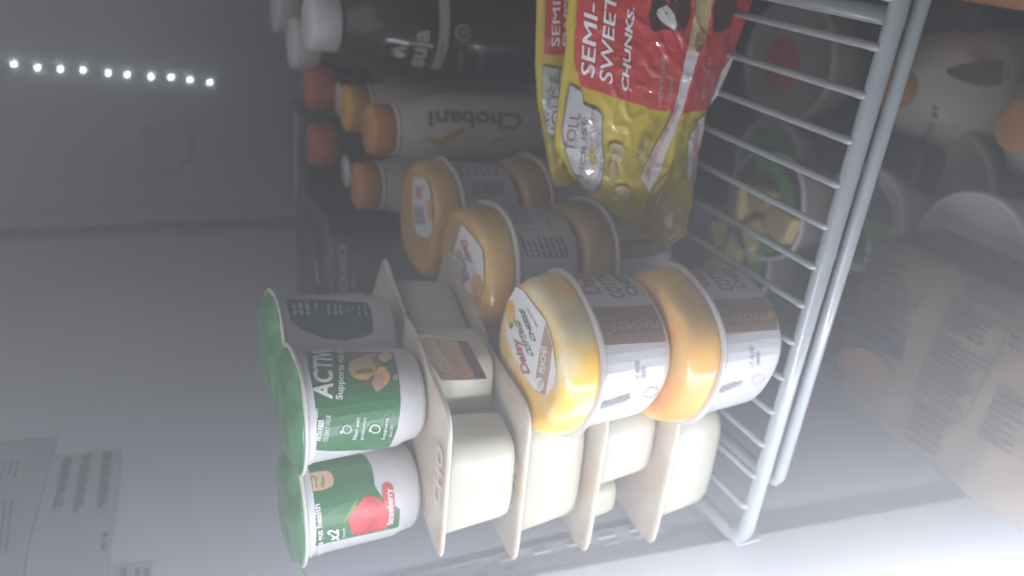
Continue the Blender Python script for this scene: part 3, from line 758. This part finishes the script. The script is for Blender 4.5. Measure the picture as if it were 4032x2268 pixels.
black_bottle((-.1896, .405, BZ - .001), 'black bottle with white topped cap nearer the black pack', .1570, 'w', .018)
black_bottle((-.1300, .4300, BZ - .001), 'black bottle with white topped cap nearer the dark juice', .1590, 'w', .018)
t = thing('black_carton', 'black carton standing at the very back behind the red capped bottles', 'carton', (-.225, .545, BZ))
bm = bmesh.new(); box(bm, (0, 0, .085), (.115, .085, .170), .006); from_bm('carton_body', bm, ['black_film'], t)
bm = bmesh.new(); box(bm, (0, 0, .1712), (.105, .012, .002), .0008); from_bm('top_seam', bm, ['film_text'], t)
# black film-wrapped pack lying in front with upside-down lettering
cc = Vector((-.2780, .420, BZ)); rz = math.radians(6)
t = thing('black_yogurt_pack', 'glossy black multipack with upside-down pale lettering behind the rear yogurt tub', 'yogurt pack', cc)
bm = bmesh.new(); box(bm, (0, 0, .0935), (.110, .110, .187), .010, rotz=rz)
bmesh.ops.subdivide_edges(bm, edges=[e for e in bm.edges if e.calc_length() > .02], cuts=6, use_grid_fill=True)
for v in bm.verts: v.co += v.co.normalized() * .003 * noise.noise(v.co * 45)
from_bm('film_wrap', bm, ['black_film'], t)
S = Flat(cc + Vector((0, -.0575, 0)), (math.cos(rz), math.sin(rz), 0), (0, 0, 1), (math.sin(rz), -math.cos(rz), 0), mean=.003, base=cc)
p = Print(S)
p.text('OIKOS', Z1(850, -95), Z1(870, 385), Z1(915, -95) if False else Z1(915, -85), 'film_text', .03)
p.text('GREEK YOGURT', Z1(755, 20), Z1(790, 385), Z1(778, 20), 'film_text', .0)
p.lines(Z1(640, 60), Z1(670, 300), Z1(670, 60), 1, 'film_text', .7, 5, 8)
p.poly([Z1(975, 180), Z1(990, 250), Z1(1000, 300), Z1(970, 280)], 'film_text')
for i, q in enumerate(p.bm.verts): q.co += Vector((0, -.0035, 0))
p.build('film_printing', t)

# ================================================================== CHOCOLATE CHUNK BAGS
G_BG = 'yellow and red bags of chocolate chunks'
def lerp_tab(tab, x):
    if x <= tab[0][0]: return tab[0][1]
    for (a, b), (c, d) in zip(tab, tab[1:]):
        if x <= c: f = (x - a) / (c - a); f = f * f * (3 - 2 * f) * .4 + f * .6; return b + (d - b) * f
    return tab[-1][1]
def bag(lab, Y0, thick, top, bot, x0, x1, fn, lean=0, crease=None):
    c = Vector(((x0 + x1) / 2, Y0, BZ))
    t = thing('chocolate_bag', lab, 'bag', c, G_BG)
    def bulge(uv):
        x, z = uv
        zb, zt = lerp_tab(bot, x), lerp_tab(top, x)
        v = min(max((z - zb) / max(zt - zb, 1e-4), 0), 1); u = min(max((x - x0) / .05, 0), 1)
        b = thick * (max(math.sin(PI * v), 0) ** .55) * (u ** .6) 
        b += .0020 * noise.noise((x * 22 + Y0 * 9, z * 30, 1)) * min(1, u * 2) * min(1, 6 * v * (1 - v)) * 2
        b += .0003 * noise.noise((x * 120, z * 60 + x * 60, 4)) * min(1, 6 * v * (1 - v))
        rg = abs(noise.noise((x * 45 + z * 25, z * 70 - x * 20, 7))); b += .0010 * max(0, .16 - rg) / .16 * min(1, 7 * v * (1 - v))
        rg = abs(noise.noise((x * 90 - z * 40, z * 50, 17))); b += .0004 * max(0, .2 - rg) / .2 * min(1, 7 * v * (1 - v))
        if crease:   # gathered fold line running along the bag
            zc = lerp_tab(crease, x); dd = (z - zc) / .006
            b += .0035 * math.exp(-dd * dd) * u
        return b
    S = Flat((0, Y0, 0), (1, 0, 0), (0, 0, 1), (0, -1, lean), bulge, thick * .8, base=c)
    NX, NZ = 170, 90; bm = bmesh.new(); fr = []; bk = []
    for i in range(NX + 1):
        x = x0 + (x1 - x0) * i / NX; zb, zt = lerp_tab(bot, x), lerp_tab(top, x); a = []; b = []
        for j in range(NZ + 1):
            z = zb + (zt - zb) * j / NZ
            a.append(bm.verts.new(S.P((x, z), 0)))
            q = S.P((x, z), 0); back = Vector((x, Y0 + bulge((x, z)) * .55 + .0006, z)) - c
            b.append(bm.verts.new(back))
        fr.append(a); bk.append(b)
    for i in range(NX):
        for j in range(NZ):
            bm.faces.new((fr[i][j], fr[i + 1][j], fr[i + 1][j + 1], fr[i][j + 1]))
            bm.faces.new((bk[i][j], bk[i][j + 1], bk[i + 1][j + 1], bk[i + 1][j]))
    for i in range(NX):
        bm.faces.new((fr[i][0], bk[i][0], bk[i + 1][0], fr[i + 1][0])); bm.faces.new((fr[i][NZ], fr[i + 1][NZ], bk[i + 1][NZ], bk[i][NZ]))
    for j in range(NZ):
        bm.faces.new((fr[0][j], fr[0][j + 1], bk[0][j + 1], bk[0][j])); bm.faces.new((fr[NX][j], bk[NX][j], bk[NX][j + 1], fr[NX][j + 1]))
    from_bm('bag_film', bm, ['bag_yellow'], t)
    p = Print(S); p.s.step = .0022; p.lift = .0006; fn(p); p.build('bag_printing', t)
    return t
def hz(Y0, pts):
    q = []
    for a in pts:
        d = ray(*a); tt = (Y0 - CAMC.y) / d.y; P = CAMC + d * tt; q.append((P.x, P.z))
    return sorted(q)
YF = .112
topF = hz(YF - .008, [Z6(320, -60), Z6(300, 120), Z6(295, 300), Z6(270, 480), Z6(240, 700), Z6(230, 850), Z6(310, 1000), Z6(420, 1130), Z6(560, 1230), Z6(700, 1330), Z6(800, 1400)])
botF = hz(YF, [Z6(1345, -60), Z6(1240, 200), Z6(1160, 400), Z6(1060, 620), Z6(1010, 860), Z6(985, 1050), Z6(990, 1150), Z6(965, 1310), Z6(830, 1418)])
botF = [(x, max(z, .0035)) for x, z in botF]
crF = hz(YF - .010, [Z6(1110, -60), Z6(1030, 250), Z6(950, 450), Z6(900, 640), Z6(850, 800), Z6(780, 1000), Z6(720, 1090), Z6(690, 1250)])
def pf(p):
    p.poly([Z6(325, -80), Z6(1340, -80), Z6(1290, 80), Z6(1215, 280), Z6(1060, 625), Z6(860, 640), Z6(740, 620), Z6(560, 560), Z6(340, 490), Z6(300, 340), Z6(310, 120)], 'bag_red')
    p.poly([Z6(760, -80), Z6(985, -80), Z6(960, 140), Z6(900, 200), Z6(830, 160), Z6(740, 190), Z6(720, 80)], 'choc', 1)
    p.poly([Z6(1130, -80), Z6(1250, -80), Z6(1215, 100), Z6(1150, 190), Z6(1085, 180), Z6(1090, 60)], 'choc', 1)
    p.poly([Z6(760, 60), Z6(850, 20), Z6(895, 180), Z6(800, 130)], 'seal_clear', 1)  # pale highlight painted over the chocolate chunk
    p.poly([Z6(1000, -80), Z6(1110, -80), Z6(1060, 180), Z6(1010, 300), Z6(945, 280), Z6(985, 100)], 'bag_cream')
    p.ell(Z6(1015, 225), Z6(1050, 215), Z6(1010, 295), 'cookie', 20, .15)
    p.poly([Z6(945, 285), Z6(1015, 300), Z6(975, 440), Z6(920, 620), Z6(895, 690), Z6(800, 960), Z6(730, 1095), Z6(680, 1010), Z6(780, 800), Z6(865, 640), Z6(900, 480)], 'seal_clear')
    p.poly([Z6(1215, 285), Z6(1222, 300), Z6(1120, 540), Z6(1065, 640), Z6(1110, 500)], 'seal_clear')
    p.poly([Z6(1040, 660), Z6(1045, 760), Z6(1010, 860), Z6(990, 1050), Z6(945, 1010), Z6(950, 800), Z6(1000, 690)], 'seal_clear')
    p.poly([Z6(735, 1090), Z6(830, 980), Z6(860, 1180), Z6(955, 1330), Z6(830, 1410), Z6(680, 1310), Z6(700, 1230)], 'bag_gold')
    p.text('SEMI-', Z6(410, 440), Z6(435, 20), Z6(335, 430), 'white', .012, .12)
    p.text('SWEET', Z6(515, 478), Z6(540, -40), Z6(440, 465), 'white', .012, .12)
    p.text('CHUNKS.', Z6(605, 520), Z6(640, 40), Z6(565, 512), 'white', .05, .15)
    p.text('SEMI-SWEET', Z6(800, 580), Z6(825, 320), Z6(775, 575), 'text_soft', .0)
    p.text('CHUNKS.', Z6(848, 580), Z6(865, 430), Z6(825, 578), 'text_soft', .0)
    p.text('SEMI-SWEET', Z6(1042, 565), Z6(1090, 320), Z6(1015, 565), 'text_soft', .0)
    p.text('CHUNKS.', Z6(1080, 575), Z6(1110, 420), Z6(1058, 572), 'text_soft', .0)
    # scroll logo
    out = [Z6(270, 475), Z6(335, 510), Z6(352, 590), Z6(430, 620), Z6(460, 650), Z6(460, 800), Z6(470, 960), Z6(445, 1060), Z6(400, 1108), Z6(350, 1080), Z6(290, 980), Z6(240, 860), Z6(222, 740), Z6(245, 600)]
    p.poly([out[k] for k in range(len(out))], 'text_grey')
    cx = sum(o[0] for o in out) / len(out); cy = sum(o[1] for o in out) / len(out)
    p.poly([(cx + (o[0] - cx) * .93, cy + (o[1] - cy) * .965) for o in out], 'bag_white')
    p.text('TOLL', Z6(292, 862), Z6(330, 640), Z6(236, 852), 'text_grey', .02)
    p.text('HOUSE', Z6(345, 1015), Z6(368, 650), Z6(298, 1010), 'text_grey', .02, .2)
    p.poly([Z6(370, 860), Z6(415, 820), Z6(430, 930), Z6(385, 930)], 'bag_gold', 1)
    p.text('SINCE 1939', Z6(400, 1000), Z6(405, 720), Z6(385, 1000), 'bag_gold', .0)
    for q in ([(500, 800), (590, 830), (580, 930), (490, 900)], [(500, 910), (530, 910), (540, 1030), (495, 1020)], [(515, 1060), (600, 1050), (620, 1120), (575, 1170), (505, 1140)]):
        p.poly([Z6(*a) for a in q], 'bag_cream', 1)
    p.text('60', Z6(560, 1135), Z6(560, 1075), Z6(520, 1135), 'bag_gold', .05)
    p.text('2', Z6(530, 880), Z6(530, 850), Z6(508, 880), 'bag_gold', .03)
    p.text('TOLL HOUSE', Z6(680, 985), Z6(785, 690), Z6(650, 970), 'text_grey', .0)
    p.text('Nestle', Z6(665, 905), Z6(705, 780), Z6(640, 895), 'text_grey', .03)
    p.text('CHOCOLATE CHUNK COOKIE', Z6(715, 1010), Z6(900, 600), Z6(690, 1000), 'text_red', .01)
    p.text('TOLL H', Z6(905, 975), Z6(925, 770), Z6(870, 970), 'text_grey', .0)
    p.text('CHOCOLATE CHUNK', Z6(990, 1040), Z6(1010, 700), Z6(965, 1030), 'text_red', .01)
YB = .150
topB = hz(YB - .006, [Z6(120, -60), Z6(115, 150), Z6(110, 350), Z6(118, 560), Z6(150, 760), Z6(170, 860), Z6(190, 980), Z6(215, 1080)])
botB = hz(YB, [Z6(1000, -60), Z6(900, 300), Z6(760, 600), Z6(560, 860), Z6(400, 1010), Z6(300, 1080), Z6(200, 1135)])
botB = [(x, max(z, .004)) for x, z in botB]
def pb(p):
    p.poly([Z6(140, -80), Z6(330, -80), Z6(310, 315), Z6(220, 312), Z6(130, 305)], 'bag_red')
    p.text('SEMI-', Z6(215, 262), Z6(225, -40), Z6(170, 262), 'white', .01)
    p.text('SWEET', Z6(280, 265), Z6(305, -130), Z6(232, 262), 'white', .05)
    out = [Z6(118, 365), Z6(200, 385), Z6(268, 400), Z6(260, 500), Z6(235, 640), Z6(225, 830), Z6(180, 800), Z6(140, 740), Z6(118, 600)]
    p.poly(out, 'text_grey'); cx = sum(o[0] for o in out) / len(out); cy = sum(o[1] for o in out) / len(out)
    p.poly([(cx + (o[0] - cx) * .95, cy + (o[1] - cy) * .96) for o in out], 'bag_white')
    p.text('HOUSE', Z6(215, 790), Z6(215, 420), Z6(165, 790), 'text_grey', .02)
    p.text('TOLL', Z6(155, 710), Z6(160, 480), Z6(130, 710), 'text_grey', .0)
bag('rear chocolate chunk bag, showing only its upper edge behind the front bag', YB, .012, topB, botB, topB[0][0], .10, pb)
bag('front yellow and red bag of semi-sweet chocolate chunks with a shiny crimped seam', YF, .014, topF, botF, max(topF[0][0], botF[0][0]) - .001, .10, pf, crease=crF)

# ================================================================== THINGS BELOW THE SHELF
def at(px, z):
    d = ray(*px); return CAMC + d * ((z - CAMC.z) / d.z)
def jug(px, zc, lab, r=.052, name='milk_jug', rc=.0150):
    q = at(px, zc); t = thing(name, lab, 'jug', (q.x, q.y, FZ), 'white jugs with orange caps under the shelf')
    h = zc - FZ
    bm = bmesh.new(); loft(bm, [(r * .92, 0), (r, .006), (r, h - .085), (r * .97, h - .065), (r * .84, h - .045), (r * .60, h - .028), (r * .38, h - .018), (rc - .002, h - .013)], 2.8, .3, 64); from_bm('jug_body', bm, ['jug_white'], t)
    bm = bmesh.new(); loft(bm, [(rc, h - .015), (rc * 1.02, h - .012), (rc, h - .001), (rc * .92, h)], 2, 0, 40); from_bm('cap', bm, ['cap_amber'], t)
    return t, q
t, q = jug(D_(2238, 222), -.215, 'white jug with an orange cap half hidden by the shelf rail')
S = Cup((q.x, q.y, FZ), [(.0525, 0), (.0525, -.215 - FZ - .085), (.050, -.215 - FZ - .065)], 2.8, .3)
p = Print(S); p.text('BEST BY', Z7(1500, 810), Z7(1590, 600), Z7(1475, 800), 'pack_ink', .03); 
p.poly([Z7(1600, 400), Z7(1750, 360), Z7(1980, 340), Z7(1990, 470), Z7(1850, 500), Z7(1700, 460)], 'jug_label', 1); p.build('label', t)
jug(D_(2562, 318), -.235, 'white jug with an orange cap at the far right edge of the picture', .050, rc=.019)

def tub(px, zt, r, h, lab, lidmat='tub_white', fn=None, body='tub_white'):
    q = at(px, zt); t = thing('food_tub', lab, 'tub', (q.x, q.y, zt - h), 'round food tubs stacked under the shelf')
    bm = bmesh.new(); loft(bm, [(r * .80, 0), (r * .86, .003), (r * .96, h - .008), (r * .96, h - .004)], 2, 0, 64); from_bm('tub_body', bm, [body], t)
    bm = bmesh.new(); loft(bm, [(r * .97, h - .010), (r * 1.0, h - .009), (r * 1.0, h - .0005), (r * .97, h), (r * .92, h - .0002), (r * .90, h - .002), (r * .4, h - .002)], 2, 0, 72); from_bm('lid', bm, [lidmat], t)
    if fn:
        T = Flat((q.x, q.y, zt - .0018), (1, 0, 0), (0, 1, 0), (0, 0, 1), base=(q.x, q.y, zt - h)); p = Print(T); fn(p, r); p.build('lid_label', t)
    return q
def circ(u, v, r, a0=0, a1=2 * PI, n=36): return [(u + r * math.cos(a0 + (a1 - a0) * k / n), v + r * math.sin(a0 + (a1 - a0) * k / n)) for k in range(n)]
def sector(p, r0, r1, a0, a1, m, n=26):
    p.uvpoly([(r1 * math.cos(a0 + (a1 - a0) * k / n), r1 * math.sin(a0 + (a1 - a0) * k / n)) for k in range(n + 1)] + [(r0 * math.cos(a1 - (a1 - a0) * k / n), r0 * math.sin(a1 - (a1 - a0) * k / n)) for k in range(n + 1)], m)
def t_green(p, r):
    sector(p, r * .80, r * .86, -.2, 3.6, 'tub_green'); sector(p, 0.001, r * .72, -1.4, 1.2, 'tub_grey'); sector(p, .001, r * .7, 4.0, 4.9, 'tub_green')
def t_fruit(p, r):
    sector(p, r * .55, r * .84, -2.2, 1.6, 'tub_green')
    p.uvpoly(circ(0, 0, r * .54), 'tub_shell')
    for (u, v, s) in ((-.2, .22, .24), (.24, .1, .2), (0, -.28, .2)): p.uvpoly([(r * (u + s * math.cos(a) * (1 + .2 * math.sin(3 * a))), r * (v + s * math.sin(a))) for a in [k * PI / 9 for k in range(18)]], 'fruit_yellow')
def t_red(p, r): p.uvpoly(circ(-r * .05, r * .1, r * .40), 'red_label'); 
def t_blue(p, r):
    sector(p, r * .45, r * .84, -1.2, 2.6, 'tub_green'); sector(p, .001, r * .44, -1.2, 1.2, 'pack_navy'); sector(p, r * .2, r * .8, 3.2, 3.7, 'red_label')
def t_mark(p, r): p.uvpoly([(r * -.35, r * .02), (r * -.30, r * .02), (r * -.12, r * .36), (r * -.17, r * .36)], 'red_label')
tub(D_(2160, 550), -.215, .045, .05, 'white lidded tub with grey and green print left of the jugs', fn=t_green)
tub(D_(1925, 420), -.215, .046, .05, 'tub with a green and blue ringed lid seen through the wires', fn=t_blue)
tub(D_(1975, 155), -.215, .058, .05, 'tan tub with a red disc on its lid seen through the wires', lidmat='tub_shell', fn=t_red, body='tub_shell')
tub(D_(2430, 640), -.220, .047, .05, 'plain white lidded tub with a small red mark beside the brown pack', fn=t_mark)
tub(D_(2330, 480), -.262, .058, .05, 'grey printed tub behind the plain white lidded one', lidmat='tub_shell', body='tub_grey')
# clear fruit cups under the wires
def fruit_cup(px, zt, lab, n=6, sd=1, r=.048):
    q = at(px, zt); h = .055; t = thing('fruit_cup', lab, 'fruit cup', (q.x, q.y, zt - h), 'clear cups of cut fruit under the shelf')
    bm = bmesh.new(); loft(bm, [(r * .8, 0), (r * .85, .003), (r * .97, h - .012)], 2.6, .3, 56, capt=False); from_bm('cup_body', bm, ['tub_shell'], t)
    bm = bmesh.new(); loft(bm, [(r * .98, h - .0125), (r * 1.02, h - .012), (r * 1.02, h - .010), (r * .95, h - .0098)], 2.6, .3, 56, capb=False, capt=False)
    from_bm('rim', bm, ['tub_white'], t)
    bm = bmesh.new(); loft(bm, [(r * .95, h - .014), (r * .9, h - .013)], 2.6, .3, 56); from_bm('liquid', bm, ['fruit_dark'], t)
    rnd = random.Random(sd)
    for k in range(n):
        bm = bmesh.new(); s = rnd.uniform(.021, .027); box(bm, (0, 0, 0), (s * 1.3, s, s * .8), s * .22)
        bmesh.ops.rotate(bm, verts=bm.verts[:], matrix=Matrix.Rotation(rnd.uniform(0, 3), 3, 'Z') @ Matrix.Rotation(rnd.uniform(-.4, .4), 3, 'X'))
        a = 2 * PI * k / n + rnd.uniform(-.3, .3); rr = r * (.60 if k else .12)
        o = from_bm('fruit_chunk', bm, ['fruit_yellow'], t, (rr * math.cos(a), rr * math.sin(a), h - .011))
    T = Flat((q.x, q.y, zt - .004), (1, 0, 0), (0, 1, 0), (0, 0, 1), base=(q.x, q.y, zt - h)); p = Print(T)
    sector(p, r * .66, r * .92, -2.9, .4, 'tub_green'); p.build('lid_ring', t)
fruit_cup(D_(1900, 520), -.150, 'clear cup of yellow fruit chunks with a green rim label, seen through the wires', 4, 3, .046)
fruit_cup(D_(1830, 640), -.175, 'darker clear fruit cup behind the front cottage cheese cup, under the wires', 5, 8, .046)
# support under those: a black tray
q = at(D_(1860, 560), -.23)
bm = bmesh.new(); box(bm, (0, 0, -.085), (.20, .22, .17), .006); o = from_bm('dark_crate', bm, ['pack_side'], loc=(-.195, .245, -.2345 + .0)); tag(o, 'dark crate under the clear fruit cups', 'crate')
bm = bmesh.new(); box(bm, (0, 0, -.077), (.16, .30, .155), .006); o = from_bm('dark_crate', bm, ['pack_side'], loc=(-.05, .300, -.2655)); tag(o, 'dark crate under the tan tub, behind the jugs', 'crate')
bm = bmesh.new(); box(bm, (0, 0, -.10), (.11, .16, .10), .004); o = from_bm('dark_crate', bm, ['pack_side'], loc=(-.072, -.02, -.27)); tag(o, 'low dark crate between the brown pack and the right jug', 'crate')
# orange pack in the top right corner of the picture
q = at(D_(2480, -8), -.19)
t = thing('orange_pack', 'orange pack at the top right corner of the picture', 'pack', (q.x + .045, q.y, FZ))
bm = bmesh.new(); box(bm, (0, 0, (-.19 - FZ) / 2), (.10, .26, -.19 - FZ), .006); from_bm('pack_body', bm, ['orange_pack'], t)
bm = bmesh.new(); box(bm, (-.02, 0, -.19 - FZ + .0004), (.03, .2, .0006), 0); from_bm('pack_label', bm, ['bag_cream'], t)

# large brown pack
ZP = -.160
c = Vector((-.2150, -.005, FZ)); sxp, syp, hp = .140, .220, ZP - FZ
t = thing('brown_meat_pack', 'large brown shrink-wrapped pack with a navy ribbon and small print, below the shelf', 'meat pack', c)
bm = bmesh.new()
def tp(u, v):
    a = 1 - abs(u) ** 5; b = 1 - abs(v) ** 6; return -.012 * (1 - min(a, b)) + .0022 * noise.noise((u * 3, v * 5, 2))
NU, NV = 44, 60; gr = []
for i in range(NU + 1):
    row = []
    for j in range(NV + 1):
        u = -1 + 2 * i / NU; v = -1 + 2 * j / NV
        # rounded corners at the far end
        uu = u * (1 - .22 * max(0, (v - .80) / .20) ** 2 - (.45 if u < 0 else .15) * max(0, (-.35 - v) / .65) ** 2); vv = v
        row.append(bm.verts.new((uu * sxp / 2 + (.012 * (-v) * (-1 if u < 0 else 0)) * 0 - .012 * (1 - v) * .5 * (u < 0) * abs(u), vv * syp / 2, hp + tp(u, v))))
    gr.append(row)
for i in range(NU):
    for j in range(NV): bm.faces.new((gr[i][j], gr[i + 1][j], gr[i + 1][j + 1], gr[i][j + 1]))
edge = [gr[i][0] for i in range(NU + 1)] + [gr[NU][j] for j in range(1, NV + 1)] + [gr[i][NV] for i in range(NU - 1, -1, -1)] + [gr[0][j] for j in range(NV - 1, 0, -1)]
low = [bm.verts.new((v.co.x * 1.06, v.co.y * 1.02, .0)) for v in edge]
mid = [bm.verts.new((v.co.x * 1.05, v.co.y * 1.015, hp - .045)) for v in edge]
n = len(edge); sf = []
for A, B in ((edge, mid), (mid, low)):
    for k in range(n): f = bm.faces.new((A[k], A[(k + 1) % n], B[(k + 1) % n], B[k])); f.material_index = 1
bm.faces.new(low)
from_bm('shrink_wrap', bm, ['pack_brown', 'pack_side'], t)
T = Flat((c.x, c.y, ZP + .0028), (1, 0, 0), (0, 1, 0), (0, 0, 1), base=c)
p = Print(T)
p.poly([ZB(225, 640), ZB(330, 720), ZB(440, 800), ZB(560, 860), ZB(630, 890), ZB(595, 925), ZB(612, 985), ZB(520, 945), ZB(400, 870), ZB(290, 780), ZB(190, 690)], 'pack_navy')
p.text('CANADIAN STYLE', ZB(620, 855), ZB(290, 610), ZB(640, 815), 'pack_ink', .03)
for i in range(7): p.lines(ZB(340 - i * 12, 245 + i * 62), ZB(760 - i * 12, 390 + i * 72), ZB(330 - i * 12, 268 + i * 62), 1, 'pack_ink', .8, 90 + i, 9)
p.lines(ZB(520, 195), ZB(640, 250), ZB(510, 215), 1, 'pack_ink', .8, 88, 4)
p.bars(ZB(1035, 440), ZB(1365, 590), ZB(1020, 540), 'pack_ink', 40)
q = [ZB(940, 570), ZB(1320, 760), ZB(1010, 1400), ZB(660, 1210)]
for a, b in ((0, 1), (1, 2), (2, 3), (3, 0)):
    A, B = T.hit(q[a]), T.hit(q[b]); d = (B - A).normalized(); n_ = Vector((-d.y, d.x)) * .0004
    p.uvpoly([A - n_, B - n_, B + n_, A + n_], 'pack_ink')
p.lines(ZB(945, 600), ZB(1290, 770), ZB(870, 760), 4, 'pack_ink', .5, 101, 8)
p.lines(ZB(860, 800), ZB(1210, 990), ZB(700, 1180), 11, 'pack_ink', .5, 103, 9)
p.ell(ZB(340, 1010), ZB(500, 1110), ZB(420, 920), 'pack_red', 30, .1)
p.lines(ZB(700, 1240), ZB(980, 1400), ZB(600, 1500), 5, 'pack_ink', .5, 105, 8)
p.lines(ZB(1340, 780), ZB(1420, 830), ZB(1300, 900), 2, 'pack_ink', .4, 106, 2)
p.lines(ZB(1240, 1170), ZB(1500, 1300), ZB(1100, 1500), 7, 'pack_ink', .45, 107, 8)
p.build('wrap_printing', t)

# ================================================================== HAZE added to the air, standing for the veil of a fogged lens
bm = bmesh.new(); box(bm, (.30, -.12, -.40), (3.4, 3.2, 2.3), 0)
hz_o = from_bm('haze', bm, [], smooth=False); hz_o['kind'] = 'stuff'
m = bpy.data.materials.new('haze_air'); m.use_nodes = True; nt = m.node_tree
nt.nodes.remove(nt.nodes['Principled BSDF'])
v = nt.nodes.new('ShaderNodeVolumePrincipled'); v.inputs['Color'].default_value = (.95, .96, 1, 1); v.inputs['Density'].default_value = 1.15
v.inputs['Anisotropy'].default_value = .66
nt.links.new(v.outputs[0], nt.nodes['Material Output'].inputs['Volume'])
hz_o.data.materials.append(m)
